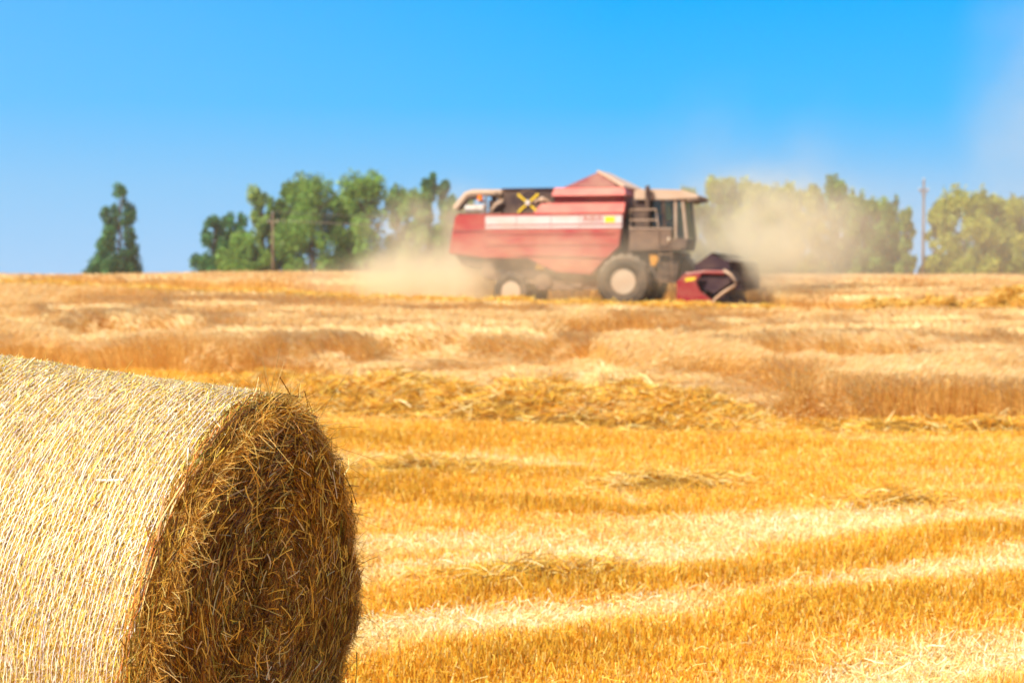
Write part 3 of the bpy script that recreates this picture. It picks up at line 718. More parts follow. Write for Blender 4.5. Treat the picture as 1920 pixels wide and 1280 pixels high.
# engine bay with rotary screen
eng = part('engine_housing', M_dark, lambda bm: (add_box(bm, -4.35, -2.56, -.95, 1.0, 3.1, 4.03)), bevel=.03)
part('housing_lid', M_purple, lambda bm: add_box(bm, -4.40, -2.50, -1.0, 1.05, 4.03, 4.09), eng, .01)
fan = part('rotary_screen', M_dark, lambda bm: add_lathe_y(bm, [(-1.02, .42), (-.96, .46), (-.94, .46)], 24, -3.45, 0, 3.58), eng)
def cross(bm):
    for a in (40, 140, 222, 318):
        a = R_(a); c, s = math.cos(a), math.sin(a); w_ = .026
        pts = [(-3.45 + c * r - s * k * w_, 3.58 + s * r + c * k * w_) for r, k in ((.05, -1), (.47, -1.3), (.47, 1.3), (.05, 1))]
        add_prism(bm, pts, -1.07, -1.03)
part('yellow_fan_arm', M_yel, cross, fan)
part('fan_hub', M_white, lambda bm: add_lathe_y(bm, [(-1.12, .07), (-1.06, .10), (-1.03, .10)], 14, -3.45, 0, 3.58), fan)
part('coolant_hose', M_beige, lambda bm: add_tube(bm, [(-3.25, -1.03, 3.60), (-3.0, -1.07, 3.72), (-2.85, -1.07, 3.70), (-2.62, -1.04, 3.52)], .045), eng, 0, True)
part('hose_ring', M_beige, lambda bm: add_lathe_y(bm, [(-1.14, .05), (-1.12, .09), (-1.05, .09)], 14, -2.95, 0, 3.70), eng)
part('engine_block', M_dark, lambda bm: (add_box(bm, -4.9, -4.35, -.85, .6, 3.15, 3.70), add_tube(bm, [(-4.75, -.9, 3.35), (-4.45, -.95, 3.55), (-4.3, -.97, 3.60)], .10), add_tube(bm, [(-4.8, -.7, 3.7), (-4.6, -.7, 3.95)], .09)), bevel=.02)
part('air_intake_pipe', M_beige, lambda bm: add_tube(bm, [(-4.85, -.95, 3.25), (-4.6, -.98, 3.55), (-4.35, -.99, 3.68)], .055), 	cmb, 0, True)
part('silencer', M_silver, lambda bm: (add_tube(bm, [(-5.75, -.75, 3.42), (-5.05, -.75, 3.42)], .13), [add_tube(bm, [(x, -.75, 3.42), (x + .05, -.75, 3.42)], .15) for x in (-5.7, -5.4, -5.1)]), smooth=False)
part('engine_deck', M_brown, lambda bm: (add_box(bm, -5.9, -4.35, -1.2, 1.2, 3.2, 3.26), [add_box(bm, x, x + .06, -1.15, -1.09, 3.26, 3.9) for x in (-4.95,)], add_box(bm, -5.0, -4.4, -1.0, .9, 3.84, 3.9)), bevel=.01)
bcn = part('warning_lamp', M_org, lambda bm: (add_tube(bm, [(-5.12, -1.12, 3.68), (-5.12, -1.12, 3.86)], [.10, .09], 12)))
part('lamp_bracket', M_dark, lambda bm: add_box(bm, -5.16, -4.93, -1.13, -1.09, 3.60, 3.67), bcn)
# folded unloading auger with bent spout
aug = part('unloading_auger', M_beige, lambda bm: add_tube(bm, [(-1.2, 1.42, 3.55), (-3.0, 1.42, 3.75), (-5.2, 1.35, 3.98)], .17, 14), smooth=True)
part('auger_spout', M_beige, lambda bm: add_tube(bm, [(-4.5, -.55, 3.98), (-5.55, -.60, 3.98), (-5.75, -.62, 3.92), (-6.15, -.66, 3.42)], [.10, .11, .11, .13], 12), aug)
part('spout_mouth', M_dark, lambda bm: add_tube(bm, [(-5.35, -.6, 3.84), (-5.7, -.62, 3.78), (-6.02, -.65, 3.42)], [.09, .09, .10], 10), aug)
part('auger_bend', M_beige, lambda bm: add_tube(bm, [(-4.9, 1.35, 3.97), (-4.6, .6, 3.99), (-4.5, -.55, 3.98)], [.12, .11, .10], 12), aug)
# cab
cab = part('cab', M_brown, lambda bm: (add_prism(bm, [(.62, 1.95), (1.95, 1.95), (2.02, 2.35), (.62, 2.35)], -.95, .95)), bevel=.02)
part('cab_roof', M_beige, lambda bm: add_prism(bm, [(.22, 3.64), (1.4, 3.62), (2.35, 3.66), (2.42, 3.76), (1.85, 3.95), (.9, 4.0), (.22, 3.98)], -1.05, 1.05), cab, .03)
part('roof_visor', M_brown, lambda bm: add_prism(bm, [(2.0, 3.55), (2.42, 3.62), (2.43, 3.70), (2.0, 3.66)], -1.04, 1.04), cab, .01)
for y in (-.93, .93):
    for x0, x1, mt in ((.66, .66, M_dark), (1.28, 1.18, M_dark), (1.62, 1.60, M_beige), (1.98, 1.84, M_beige)):
        part('cab_pillar', mt, lambda bm: add_tube(bm, [(x0, y, 2.33), (x1, y, 3.66)], .055 if mt is M_dark else .05, 6), cab)
part('side_window', mgl, lambda bm: add_prism(bm, [(.72, 2.37), (1.93, 2.37), (1.84, 3.63), (.72, 3.63)], -.945, -.935), cab)
part('side_window', mgl, lambda bm: add_prism(bm, [(.72, 2.37), (1.93, 2.37), (1.84, 3.63), (.72, 3.63)], .935, .945), cab)
part('windscreen', mgl, lambda bm: add_prism(bm, [(2.00, 2.37), (2.01, 2.37), (1.87, 3.63), (1.86, 3.63)], -.88, .88), cab)
part('rear_wall', M_dark, lambda bm: (add_box(bm, .10, .60, -.9, .9, 2.0, 3.62), add_box(bm, .60, .63, -.9, .9, 2.35, 3.30)), cab, .02)
part('driver_seat', M_dark, lambda bm: (add_box(bm, .72, 1.22, -.28, .28, 2.55, 2.72), add_prism(bm, [(.68, 2.7), (.78, 2.7), (.72, 3.35), (.64, 3.35)], -.25, .25)), cab, .03)
stw = part('steering_column', M_dark, lambda bm: (add_tube(bm, [(1.62, 0, 2.35), (1.48, 0, 2.95)], .04, 8), add_tube(bm, [(1.40 + .0, .20 * math.cos(t_), 2.98 + .12 * math.sin(t_)) for t_ in [k * math.pi / 8 for k in range(17)]], .018, 6)), cab)
# access platform, rail and steps
plat = part('platform', M_brown, lambda bm: (add_box(bm, .12, 1.9, -1.5, -.96, 1.95, 2.02), add_box(bm, .15, 1.55, -1.50, -1.46, 2.02, 2.62)), bevel=.01)
part('hand_rail', M_beige, lambda bm: (add_tube(bm, [(.18, -1.50, 2.62), (.18, -1.50, 3.30), (1.05, -1.50, 3.30), (1.12, -1.50, 2.72)], .022, 6), add_tube(bm, [(.18, -1.50, 2.95), (1.08, -1.50, 2.95)], .018, 6), add_tube(bm, [(.18, -1.5, 2.68), (1.6, -1.5, 2.66)], .02, 6)), plat)
part('ladder', M_brown, lambda bm: ([add_tube(bm, [(x, -1.52, 2.6), (x + .05, -1.55, .75)], .022, 6) for x in (1.15, 1.55)], [add_tube(bm, [(1.17, -1.53, z), (1.57, -1.53, z)], .02, 6) for z in (.9, 1.2, 1.5, 1.8, 2.1)]), plat)
part('head_lamp', M_rim, lambda bm: add_tube(bm, [(1.45, -1.5, 2.28), (1.52, -1.5, 2.28)], .10, 12), plat)
part('exhaust_pipe', M_dark, lambda bm: add_tube(bm, [(.72, -1.25, 2.0), (.72, -1.25, 4.02), (.70, -1.25, 4.10)], [.085, .085, .07], 12))
part('orange_hydraulic_box', M_amber, lambda bm: add_prism(bm, [(.78, 1.85), (1.05, 1.85), (1.10, 1.62), (.98, 1.40), (.85, 1.45)], -1.35, -1.17), bevel=.02)
part('front_axle', M_dark, lambda bm: (add_tube(bm, [(0, -1.3, .95), (0, 1.3, .95)], .16, 12), add_box(bm, -.3, .3, -1.0, 1.0, .75, 1.2)))
part('rear_axle', M_dark, lambda bm: (add_tube(bm, [(-3.95, -1.0, .64), (-3.95, 1.0, .64)], .09, 10), add_box(bm, -4.1, -3.8, -.5, .5, .6, 1.3)))
part('belly_machinery', M_brown, lambda bm: (add_box(bm, -3.0, -1.0, -1.12, 1.12, .62, 1.1), add_tube(bm, [(-2.9, -1.2, .9), (-2.9, -1.14, .9)], .30, 18), add_tube(bm, [(-1.7, -1.2, .95), (-1.7, -1.14, .95)], .26, 18)), bevel=.02)
part('yellow_tag', M_yel, lambda bm: add_box(bm, -3.15, -2.85, -1.19, -1.16, 1.32, 1.50))
part('shaker_housing', M_brown, lambda bm: add_prism(bm, [(-5.0, 1.0), (-3.2, .8), (-3.2, 1.75), (-5.2, 1.7)], -1.1, 1.1), bevel=.03)
def wheel(name, x, y, r, wd, rr, lug, label=None):
    s = 1 if y > 0 else -1
    e = empty(name, (x, y, r - .03)); e.parent = cmb
    if label: e['label'] = label
    h = wd / 2
    def ty(bm):
        add_lathe_y(bm, [(-h * .75, rr), (-h, rr + (r - rr) * .35), (-h, rr + (r - rr) * .75), (-h * .72, r - .04), (0, r - .03), (h * .72, r - .04), (h, rr + (r - rr) * .75), (h, rr + (r - rr) * .35), (h * .75, rr)], 40)
        for k in range(lug):
            for sd_ in (-1, 1):
                a0 = 2 * math.pi * (k + (.5 if sd_ > 0 else 0)) / lug
                vs_ = []
                for yy, da in ((0.02 * sd_, .14), (h * sd_ * 1.01, -.05)):
                    for rad in (r - .06, r + .025 if abs(yy) < h * .5 else r - .07):
                        for d in (-.035, .035):
                            a = a0 + da * 1.2 + d; vs_.append(bm.verts.new((rad * math.cos(a), yy, rad * math.sin(a))))
                for f in ((0, 1, 3, 2), (4, 6, 7, 5), (0, 4, 5, 1), (2, 3, 7, 6), (0, 2, 6, 4), (1, 5, 7, 3)): bm.faces.new([vs_[i] for i in f])
    part('tyre', M_tyre, ty, e)
    part('rim', M_rim, lambda bm: add_lathe_y(bm, [(s * (h * .80), rr * 1.02), (s * (h * .86), rr * .97), (s * h * .62, rr * .88), (s * h * .35, rr * .55), (s * h * .35, rr * .30), (s * h * .2, rr * .28)], 36), e, 0, False)
    part('wheel_hub', M_brown, lambda bm: (add_lathe_y(bm, [(s * h * .3, rr * .24), (s * h * .62, rr * .22), (s * h * .66, rr * .15)], 16), [add_tube(bm, [(rr * .42 * math.cos(k * math.pi / 4), s * h * .3, rr * .42 * math.sin(k * math.pi / 4)), (rr * .42 * math.cos(k * math.pi / 4), s * h * .48, rr * .42 * math.sin(k * math.pi / 4))], .022, 6) for k in range(8)]), e)
for s in (-1, 1):
    wheel('front_wheel', 0, 1.45 * s, .93, .72, .42, 20)
    wheel('rear_wheel', -3.95, 1.28 * s, .62, .42, .33, 16)
# feeder house
part('feeder_house', M_dark, lambda bm: add_prism(bm, [(1.35, 1.05), (2.35, .35), (2.45, 1.10), (1.75, 1.85)], -.7, .7), bevel=.02)
# header
hd = empty('header', (0, 0, 0)); hd.parent = cmb
HY0, HY1 = -3.25, 5.1
part('back_wall', M_purple, lambda bm: (add_box(bm, 2.20, 2.28, HY0 + .1, HY1 - .1, .25, 1.12), add_tube(bm, [(2.24, HY0 + .1, 1.16), (2.24, HY1 - .1, 1.16)], .07, 8)), hd)
part('platform_floor', M_hred, lambda bm: add_prism(bm, [(2.28, .22), (3.5, .14), (3.5, .18), (2.28, .28)], HY0 + .1, HY1 - .1), hd)
part('table_auger', M_dark, lambda bm: (add_tube(bm, [(2.65, HY0 + .15, .55), (2.65, HY1 - .15, .55)], .17, 14), [add_lathe_y(bm, [(y, .28), (y + .02, .28)], 16, 2.65, 0, .55) for y in np.arange(HY0 + .3, HY1 - .3, .35)]), hd)
for y0, y1 in ((HY0, HY0 + .09), (HY1 - .09, HY1)):
    pn = part('end_divider', M_hred, lambda bm: add_prism(bm, [(2.02, .22), (2.04, .92), (2.26, 1.14), (2.86, 1.18), (2.66, .90), (2.80, .60), (3.30, .24), (3.2, .14), (2.1, .14)], y0, y1), hd, .02)
    ya = y0 - .012 if y0 < 0 else y1 + .012
    part('yellow_label', M_yel, lambda bm: add_prism(bm, [(2.30, .92), (2.62, .96), (2.66, 1.06), (2.34, 1.03)], min(ya, y0), max(ya, y1)), pn)
for y in (HY0 + .18, HY1 - .18): part('reel_arm', M_hred, lambda bm: add_tube(bm, [(2.25, y, 1.14), (2.9, y, 1.22), (3.55, y, 1.20)], .06, 8), hd)
RX, RZ, RR = 3.15, 1.17, .64
rl = part('reel', M_purple, lambda bm: (add_tube(bm, [(RX, HY0 + .25, RZ), (RX, HY1 - .25, RZ)], .09, 10)), hd)
for k in range(6):
    def bat(bm, k=k):
        a = R_(95 + 60 * k); x, z = RX + RR * math.cos(a), RZ + RR * math.sin(a)
        a2 = a - .75
        add_prism(bm, [(x, z), (x + .03, z + .03), (x - .34 * math.cos(a2) + .03, z - .34 * math.sin(a2) + .03), (x - .34 * math.cos(a2), z - .34 * math.sin(a2))], HY0 + .28, HY1 - .28)
        for y in np.arange(HY0 + .35, HY1 - .3, .22): add_tube(bm, [(x, y, z), (x + .04, y, z - .26)], .012, 4)
    part('reel_bat', M_purple, bat, rl)
for y in (HY0 + .26, 0, HY1 - .26):
    def spider(bm, y=y):
        pts = [(RX + RR * math.cos(R_(95 + 60 * k)), RZ + RR * math.sin(R_(95 + 60 * k))) for k in range(6)]
        add_prism(bm, pts, y - .012, y + .012)
    part('reel_end_plate', M_purple, spider, rl)
part('crop_divider_rod', M_beige, lambda bm: (add_tube(bm, [(3.55, HY0 - .02, 1.28), (3.78, HY0 - .03, 1.14), (3.95, HY0 - .04, .92), (3.92, HY0 - .05, .80), (3.55, HY0 - .03, .58), (3.28, HY0 - .02, .36), (3.18, HY0 - .02, .2)], .045, 8)), hd, 0, True)
part('knife_bar', M_silver, lambda bm: (add_box(bm, 3.5, 3.56, HY0 + .1, HY1 - .1, .12, .17), [add_prism(bm, [(3.56, .13), (3.68, .14), (3.56, .16)], y, y + .04) for y in np.arange(HY0 + .15, HY1 - .15, .15)]), hd)

# ------------------------------------------------------------------ the driver
def skin_body(name, verts, edges, radii, mat, parent=None, sub=2, loc=(0, 0, 0)):
    me = bpy.data.meshes.new(name); me.from_pydata(verts, edges, []); o = bpy.data.objects.new(name, me); COL.objects.link(o)
    m1 = o.modifiers.new('skin', 'SKIN')
    for i, r in enumerate(radii):
        rv = r if hasattr(r, '__len__') else (r, r); me.skin_vertices[0].data[i].radius = rv
    me.skin_vertices[0].data[0].use_root = True
    m2 = o.modifiers.new('sub', 'SUBSURF'); m2.levels = sub; m2.render_levels = sub
    me.materials.append(mat)
    if parent is not None: o.parent = parent
    return o
M_skin = noise_mat('skin', (.50, .26, .16), (.58, .32, .21), 12, .55, .3)
M_shirt = noise_mat('blue_shirt_cloth', (.05, .09, .22), (.09, .14, .30), 10, .9, .1)
M_trou = noise_mat('dark_trousers_cloth', (.03, .03, .04), (.06, .06, .07), 10, .9, .1)
M_hair = noise_mat('brown_hair', (.05, .025, .012), (.12, .06, .03), 40, .7, .2)
mw = Matrix.Translation((CX, CY, CZ)) @ Matrix.Rotation(CA, 4, 'Z')
per = empty('person', tuple(mw @ Vector((.95, 0, 2.72))), CA)
tag(per, 'driver in a blue shirt sitting in the combine cab facing forward', 'person')
# coordinates relative to the seat: x forward, z up, person.y = width
bv_ = [(0, 0, .02), (0, 0, .18), (.01, 0, .38), (.02, 0, .50), (.03, 0, .58), (.05, 0, .66), (.06, 0, .74), (.055, 0, .80)]
be = [(0, 1), (1, 2), (2, 3), (3, 4), (4, 5), (5, 6), (6, 7)]
br_ = [(.15, .12), (.13, .11), (.16, .11), (.09, .08), (.05, .05), (.075, .085), (.08, .09), (.055, .06)]
def limb(start, pts, rad):
    i0 = start
    for p, r in zip(pts, rad):
        bv_.append(p); br_.append(r); be.append((i0, len(bv_) - 1)); i0 = len(bv_) - 1
    return i0
for s in (-1, 1):
    limb(2, [(.01, .17 * s, .42), (.10, .22 * s, .20), (.34, .14 * s, .24), (.42, .12 * s, .26)], [.055, .042, .030, .022])
    hnd = len(bv_) - 1
    for k in range(4): limb(hnd, [(.47, (.145 - .018 * k) * s, .275), (.485 - .003 * k, (.145 - .018 * k) * s, .245)], [.010, .008])
    limb(hnd, [(.44, .085 * s, .285), (.465, .075 * s, .27)], [.011, .009])
    limb(0, [(.06, .10 * s, .03), (.44, .13 * s, .05), (.50, .13 * s, -.30), (.60, .13 * s, -.34)], [.085, .06, .042, .035])
skin_body('body', bv_, be, br_, M_skin, per)
skin_body('shirt', [(0, 0, .04), (0, 0, .18), (.01, 0, .36), (.02, 0, .46), (.01, .18, .41), (.08, .23, .24), (.01, -.18, .41), (.08, -.23, .24)],
          [(0, 1), (1, 2), (2, 3), (2, 4), (4, 5), (2, 6), (6, 7)], [(.165, .14), (.15, .125), (.175, .125), (.10, .09), .068, .055, .068, .055], M_shirt, per)
skin_body('trousers', [(0, 0, .02), (.07, .10, .03), (.44, .13, .05), (.49, .13, -.26), (.07, -.10, .03), (.44, -.13, .05), (.49, -.13, -.26)],
          [(0, 1), (1, 2), (2, 3), (0, 4), (4, 5), (5, 6)], [(.16, .13), .095, .075, .055, .095, .075, .055], M_trou, per)
skin_body('hair', [(.02, 0, .72), (.03, 0, .80), (.07, 0, .83)], [(0, 1), (1, 2)], [(.085, .08), (.085, .07), (.06, .03)], M_hair, per)

# ------------------------------------------------------------------ trees
M_leaf = straw_mat('leaves', .50, .5, .3)
M_bark = noise_mat('tree_bark', (.06, .045, .03), (.16, .12, .09), 6, .95, .1, bump=.5)
def tree(u, top, half_px, d, label, shape='round', tone=0, base_row=None, seed=0, n=4200, lowleaf=.25):
    g_ = np.random.default_rng(1000 + seed)
    half_px *= 1.14; x = (u - 960) / F * d; z0 = float(terrain(x, d)); s = F / d
    H = (EYE + (520 - top) / s) - z0; W = half_px / s
    root = empty('tree', (x, d, z0), g_.uniform(0, 6))
    tag(root, label, 'tree', 'trees along the far edge of the field')
    bm = bmesh.new()
    lean = g_.normal(size=2) * .03 * H
    k = 6; tp = [(lean[0] * (i / k) ** 2, lean[1] * (i / k) ** 2, H * .92 * i / k) for i in range(k + 1)]
    r0 = H * .016 + .05
    add_tube(bm, tp, [r0 * (1 - .85 * i / k) for i in range(k + 1)], 8)
    lobes = []
    if shape == 'round':
        for i in range(34):
            t_ = g_.uniform(.20, .96); rad = W * math.sqrt(max(.04, 1 - ((t_ - .52) / .50) ** 2)) * g_.uniform(.15, .98)
            a = g_.uniform(0, 2 * np.pi); rr = W * g_.uniform(.17, .34)
            lobes.append((math.cos(a) * rad, math.sin(a) * rad, H * t_, rr, rr * g_.uniform(1.0, 1.9)))
        for i in range(5):
            lobes.append((g_.normal() * W * .4, g_.normal() * W * .3, H * g_.uniform(.88, .975), W * .13, W * .34))
    elif shape == 'cone':
        for i in range(30):
            t_ = g_.uniform(.08, .97) ** .85; env = W * (.36 + .74 * (1 - t_) ** 1.1) * (.7 + .5 * g_.random()); a = g_.uniform(0, 2 * np.pi)
            rr = max(.15 * W, env * .34); lobes.append((math.cos(a) * env * .72, math.sin(a) * env * .72, H * t_, rr, rr * 1.3))
        lobes.append((0, 0, H * .96, W * .2, W * .3))
    else:   # airy, slender
        for i in range(24):
            t_ = g_.uniform(.20, .96); a = g_.uniform(0, 2 * np.pi); rad = W * g_.uniform(.1, .8) * (1.15 - .6 * t_)
            rr = W * g_.uniform(.2, .38); lobes.append((math.cos(a) * rad, math.sin(a) * rad, H * t_, rr, rr * g_.uniform(1.1, 1.9)))
    for i in range(int(16 * lowleaf)):
        a = g_.uniform(0, 2 * np.pi); rr = W * g_.uniform(.18, .34)
        lobes.append((math.cos(a) * W * g_.uniform(.2, 1.0), math.sin(a) * W * .6, 3.2 + g_.uniform(-.6, 1.4), rr, rr * 1.2))
    for i, lb in enumerate(lobes):
        if i % 2 == 0 or shape == 'airy':
            b0 = Vector((lean[0] * .3, lean[1] * .3, max(.15 * H, lb[2] - .22 * H))); b1 = Vector(lb[:3]); mid = (b0 + b1) / 2 + Vector((0, 0, -.03 * H))
            add_tube(bm, [b0, mid, b1], [r0 * .38, r0 * .25, r0 * .08], 5)
    bm_obj('trunk', bm, M_bark, root, True)
    # leaf clumps
    wv = np.array([lb[3] ** 2 * lb[4] for lb in lobes]) ** .75; wv /= wv.sum()
    li = g_.choice(len(lobes), n, p=wv); LB = np.array(lobes)[li]
    dd = g_.normal(size=(n, 3)); dd /= np.linalg.norm(dd, axis=1, keepdims=True)
    rad = g_.random(n) ** .42 * (1 + .25 * (g_.random(n) < .12))
    P0 = LB[:, :3] + dd * rad[:, None] * LB[:, [3, 3, 4]]
    cl = fbm(P0[:, 0] * 1.9 + P0[:, 1] * 1.2, P0[:, 2] * 1.7, seed)
    kk = (cl + g_.random(n) * .35) > .455; P0 = P0[kk]; li = li[kk]
    m = len(P0)
    P0[:, 2] = np.maximum(P0[:, 2], .3)
    sz = g_.uniform(.22, .55, m)
    nd = unit(g_.normal(size=(m, 3)) + np.array([0, 0, .5])); t1 = unit(np.cross(nd, g_.normal(size=(m, 3)))); t2 = np.cross(nd, t1)
    V = np.stack([P0 - t1 * sz[:, None] * .5, P0 + t2 * sz[:, None] * .34, P0 + t1 * sz[:, None] * .5 + nd * .05, P0 - t2 * sz[:, None] * .34], 1).reshape(-1, 3)
    Qd = np.arange(m * 4).reshape(m, 4)
    base = np.array([(.20, .33, .060), (.23, .38, .080), (.09, .23, .075), (.42, .46, .08), (.30, .42, .11)][tone])
    lv = g_.uniform(.72, 1.3, len(lobes))[li % len(lobes)][:, None] if m else 1
    c = base[None] * lv * (1 + g_.normal(size=(m, 1)) * .22) * (1 + g_.normal(size=(m, 3)) * .06)
    np_mesh('crown', V, Qd, M_leaf, np.repeat(np.clip(c, .01, .6), 4, 0), root)
TL = [
 (224, 350, 50, 205, 'lone dark tree standing apart on the far left', 'cone', 2, .6),
 (402, 410, 42, 205, 'small dark conical tree at the left end of the left group', 'cone', 2, .6),
 (438, 403, 32, 208, 'dark rounded little tree between the conical one and the airy one', 'round', 2, .3),
 (462, 440, 42, 200, 'low yellowish bush-like tree left of the short utility pole', 'round', 1, 1),
 (492, 356, 30, 212, 'slender airy tree just left of the short utility pole', 'airy', 4, .4),
 (548, 332, 32, 214, 'thin tall tree with a spiky top behind the biggest left tree', 'airy', 0, .3),
 (585, 340, 66, 208, 'biggest broad round tree of the left group', 'round', 1, .25),
 (640, 366, 38, 214, 'dark tree wedged between the two broad left trees', 'round', 0, .2),
 (692, 338, 58, 207, 'second broad tree with a pointed crown left of the combine', 'round', 1, .4),
 (520, 372, 30, 215, 'tree filling the space behind the short utility pole', 'round', 0, .6),
 (664, 392, 26, 216, 'low tree between the two broad left trees', 'round', 1, .8),
 (750, 358, 36, 212, 'mid-height tree beside the narrow sky gap', 'round', 1, .25),
 (788, 360, 38, 206, 'light green tree on the right of the narrow sky gap', 'round', 1, .3),
 (806, 324, 26, 214, 'tall dark slender tree with the higher top left of the combine', 'airy', 2, .2),
 (836, 332, 26, 212, 'dark slender tree beside the tallest one near the combine rear', 'airy', 2, .2),
 (846, 385, 36, 205, 'tree half hidden by the dust behind the combine rear', 'round', 0, .6),
 (880, 360, 26, 212, 'tree whose top shows just above the auger spout of the combine', 'round', 4, .3),
 (1388, 344, 32, 216, 'pale tree in the second rank behind the left header dust', 'round', 3, .8),
 (1446, 354, 34, 217, 'second-rank tree behind the thickest of the header dust', 'round', 3, .8),
 (1498, 360, 34, 217, 'second-rank tree left of the notched one on the right', 'round', 3, .9),
 (1596, 356, 30, 216, 'tree filling in right behind the shoulder of the highest right tree', 'round', 1, .9),
 (1640, 380, 32, 217, 'low tree in the dip of the right row', 'round', 3, 1),
 (1778, 378, 30, 216, 'tree between the small one by the tall pole and the broad yellowish one', 'round', 3, 1),
 (1838, 374, 32, 217, 'second-rank tree right of the broad yellowish one', 'round', 1, 1),
 (1888, 378, 32, 218, 'low tree in the second rank close to the right frame edge', 'round', 3, 1),
 (1236, 372, 34, 210, 'tree behind the combine cab, seen through its windows', 'round', 3, .6),
 (1290, 352, 34, 206, 'tree peeping out from behind the front edge of the cab roof', 'round', 3, .6),
 (1338, 334, 30, 207, 'tall pale tree right behind the dust cloud beside the cab', 'airy', 3, .5),
 (1368, 340, 36, 212, 'pale round tree rising over the left of the header dust', 'round', 3, .5),
 (1420, 350, 42, 206, 'broad tree veiled by the densest header dust', 'round', 3, .6),
 (1470, 356, 38, 211, 'tree behind the right flank of the header dust', 'round', 3, .6),
 (1522, 350, 36, 206, 'tree with a notched top left of the highest right tree', 'round', 3, .5),
 (1568, 336, 38, 209, 'highest tree of the right row with a bushy peak', 'round', 1, .5),
 (1618, 372, 34, 205, 'flat-topped tree right of the highest right-hand tree', 'round', 0, .6),
 (1664, 376, 36, 210, 'broad low tree before the gap at the tall utility pole', 'round', 0, .6),
 (1698, 392, 20, 206, 'thin tree at the left edge of the gap by the tall pole', 'airy', 4, .5),
 (1752, 386, 26, 208, 'small tree just right of the tall utility pole', 'round', 3, .5),
 (1806, 358, 54, 205, 'broad yellowish tree right of the tall utility pole', 'round', 3, .6),
 (1862, 372, 36, 210, 'rounded tree between the broad yellowish one and the frame edge', 'round', 3, .4),
 (1908, 366, 40, 206, 'yellow-green tree cut by the right edge of the frame', 'round', 3, .6),
 (1965, 360, 42, 208, 'tree just beyond the right edge of the frame', 'round', 3, .6),
]
for i, (u_, top_, hp, d_, lab, shp, tone, low) in enumerate(TL):
    tree(u_, top_, hp, d_, lab, shp, tone, seed=i * 7 + 3, n=int(4200 + 130 * hp), lowleaf=low)

# ------------------------------------------------------------------ utility poles and wires
M_pole = noise_mat('weathered_pole', (.13, .085, .055), (.24, .17, .12), 3, .9, .1, stretch=(1, 1, .2))
M_wire = noise_mat('wire_metal', (.22, .20, .18), (.32, .29, .26), 3, .5, .4)
M_ins = noise_mat('insulator_ceramic', (.55, .53, .5), (.7, .68, .64), 5, .3, .5)
def pole(u, top, d, label, r, arm):
    x = (u - 960) / F * d; z0 = float(terrain(x, d)) - .05; H = EYE + (520 - top) * d / F - z0
    root = empty('utility_pole', (x, d, z0)); tag(root, label, 'utility pole', 'utility poles')
    bm = bmesh.new(); add_tube(bm, [(0, 0, 0), (0, 0, H * .5), (0, 0, H)], [r * 1.25, r, r * .75], 10); bm_obj('post', bm, M_pole, root, True)
    za = H - arm[0]; bm = bmesh.new(); add_box(bm, -arm[1], arm[1], -.07, .07, za - .06, za + .06)
    if arm[2]: add_tube(bm, [(-arm[1] * .7, 0, za), (0, -.1, za - .7)], .03, 6); add_tube(bm, [(arm[1] * .7, 0, za), (0, -.1, za - .7)], .03, 6)
    ca = bm_obj('cross_arm', bm, M_pole, root)
    pts = []
    for sx in (-arm[1] * .9, 0, arm[1] * .9):
        bm = bmesh.new(); zb = za if sx else H - .05; add_tube(bm, [(sx, 0, zb + .05), (sx, 0, zb + .12), (sx, 0, zb + .24)], [.03, .07, .05], 8); bm_obj('insulator', bm, M_ins, root)
        pts.append((x + sx, d, z0 + zb + .26))
    return pts
pA = pole(512, 400, 190, 'shorter utility pole in front of the left trees', .13, (1.0, .55, False))
pB = pole(1000, 404, 196, 'utility pole standing hidden behind the combine', .13, (1.0, .55, False))
pC = pole(1730, 338, 146, 'tall pale utility pole with cross-arm by the right sky gap', .11, (.9, .42, True))
def wire(p, q, label, sag=.5):
    p, q = Vector(p), Vector(q); bm = bmesh.new()
    add_tube(bm, [p.lerp(q, t_) - Vector((0, 0, 4 * sag * t_ * (1 - t_))) for t_ in np.linspace(0, 1, 22)], .016, 4, False)
    o = bm_obj('overhead_wire', bm, M_wire); tag(o, label, 'wire', 'overhead wires')
for a, b2, lab in zip(pA, pB, ('lower overhead wire crossing the left trees on the near arm end', 'topmost overhead wire crossing the left trees from the pole top', 'lower overhead wire crossing the left trees on the far arm end')):
    wire(a, b2, lab)

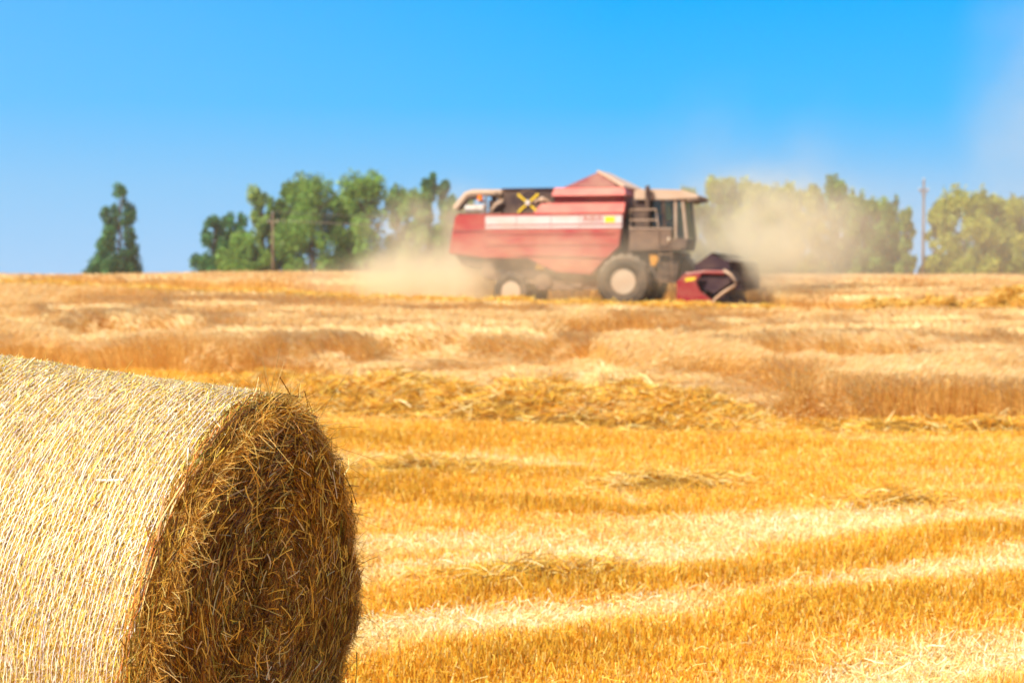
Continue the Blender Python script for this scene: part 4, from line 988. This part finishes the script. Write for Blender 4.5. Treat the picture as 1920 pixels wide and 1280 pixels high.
# ------------------------------------------------------------------ dust
def dust(name, label, c, rad, dens, scale=2.2, lo=.40, hi=.68, col=(.97, .90, .70), aniso=.0, seed=0., power=1.2, rot=0, floor=0.0):
    bm = bmesh.new(); bmesh.ops.create_icosphere(bm, subdivisions=3, radius=1)
    m = bpy.data.materials.new(name); m.use_nodes = True; t = m.node_tree; t.nodes.clear()
    o_ = t.nodes.new('ShaderNodeOutputMaterial'); pv = t.nodes.new('ShaderNodeVolumePrincipled')
    pv.inputs['Color'].default_value = (*col, 1); pv.inputs['Anisotropy'].default_value = aniso
    tcn = t.nodes.new('ShaderNodeTexCoord')
    ln_ = t.nodes.new('ShaderNodeVectorMath'); ln_.operation = 'LENGTH'; t.links.new(tcn.outputs['Object'], ln_.inputs[0])
    mr = t.nodes.new('ShaderNodeMapRange'); mr.interpolation_type = 'SMOOTHSTEP'; mr.inputs['From Min'].default_value = .98; mr.inputs['From Max'].default_value = .1
    t.links.new(ln_.outputs['Value'], mr.inputs['Value'])
    pw = t.nodes.new('ShaderNodeMath'); pw.operation = 'POWER'; pw.inputs[1].default_value = power; t.links.new(mr.outputs[0], pw.inputs[0])
    mp = t.nodes.new('ShaderNodeMapping'); mp.inputs['Scale'].default_value = tuple(r / max(rad) for r in rad); mp.inputs['Location'].default_value = (seed, seed * 1.7, 0)
    t.links.new(tcn.outputs['Object'], mp.inputs[0])
    nz = t.nodes.new('ShaderNodeTexNoise'); nz.inputs['Scale'].default_value = scale; nz.inputs['Detail'].default_value = 4; nz.inputs['Roughness'].default_value = .55
    t.links.new(mp.outputs[0], nz.inputs['Vector'])
    m2 = t.nodes.new('ShaderNodeMapRange'); m2.inputs['From Min'].default_value = lo; m2.inputs['From Max'].default_value = hi; m2.inputs['To Min'].default_value = floor
    t.links.new(nz.outputs[0], m2.inputs['Value'])
    mu = t.nodes.new('ShaderNodeMath'); mu.operation = 'MULTIPLY'; t.links.new(pw.outputs[0], mu.inputs[0]); t.links.new(m2.outputs[0], mu.inputs[1])
    mu2 = t.nodes.new('ShaderNodeMath'); mu2.operation = 'MULTIPLY'; mu2.inputs[1].default_value = dens; t.links.new(mu.outputs[0], mu2.inputs[0])
    t.links.new(mu2.outputs[0], pv.inputs['Density']); t.links.new(pv.outputs[0], o_.inputs['Volume'])
    o = bm_obj(name, bm, m); o.location = c; o.scale = rad; o.rotation_euler = (0, rot, 0)
    tag(o, label, 'dust cloud', kind='stuff')
    return o
def at(u, row, d): return ((u - 960) / F * d, d, EYE + (520 - row) * d / F)
dust('dust_cloud', 'dense cream dust spilling low behind the combine rear', at(835, 530, 60), (6.6, 3.6, 1.75), 1.25, seed=1, floor=.1, scale=3.4)
dust('dust_cloud', 'thin dust rising up behind the rear hood', at(820, 455, 61), (3.6, 3, 3.0), .6, seed=2)
dust('dust_cloud', 'thin dust hanging along the lower side of the combine', at(985, 500, 55.3), (6.0, 1.7, 1.9), .85, seed=3, floor=.2)
dust('dust_cloud', 'thick beige dust billowing up above the header', at(1435, 446, 61.5), (5.4, 3.8, 3.2), 1.0, seed=4, floor=.06, scale=3.2)
dust('dust_cloud', 'dust drifting low around the cab and header', at(1350, 485, 57.6), (5.4, 2.8, 2.4), .65, seed=5, floor=.2)
dust('dust_cloud', 'wide faint dust veil in front of the right trees', at(1640, 450, 80), (19, 14, 6), .03, seed=6, floor=.4, scale=1.6)
dust('dust_cloud', 'high faint dust plume in the sky at the right edge', at(1935, 190, 75), (4.6, 6, 8.5), .10, seed=7, scale=1.5, floor=.2)
dust('dust_cloud', 'faint dust wisps drifting up into the sky above the header', at(1400, 290, 64), (5.5, 4, 4.2), .05, seed=8, scale=1.8)
# the hazy summer air over the field
bm = bmesh.new(); add_box(bm, -260, 260, -12, 300, -3.2, 18.5)
m = bpy.data.materials.new('haze'); m.use_nodes = True; t = m.node_tree; t.nodes.clear()
o_ = t.nodes.new('ShaderNodeOutputMaterial'); pv = t.nodes.new('ShaderNodeVolumePrincipled')
pv.inputs['Color'].default_value = (.93, .95, 1.0, 1); pv.inputs['Density'].default_value = .00028; pv.inputs['Anisotropy'].default_value = .1
t.links.new(pv.outputs[0], o_.inputs['Volume'])
o = bm_obj('haze', bm, m); tag(o, 'thin warm-day haze over the whole field', 'haze', kind='stuff')
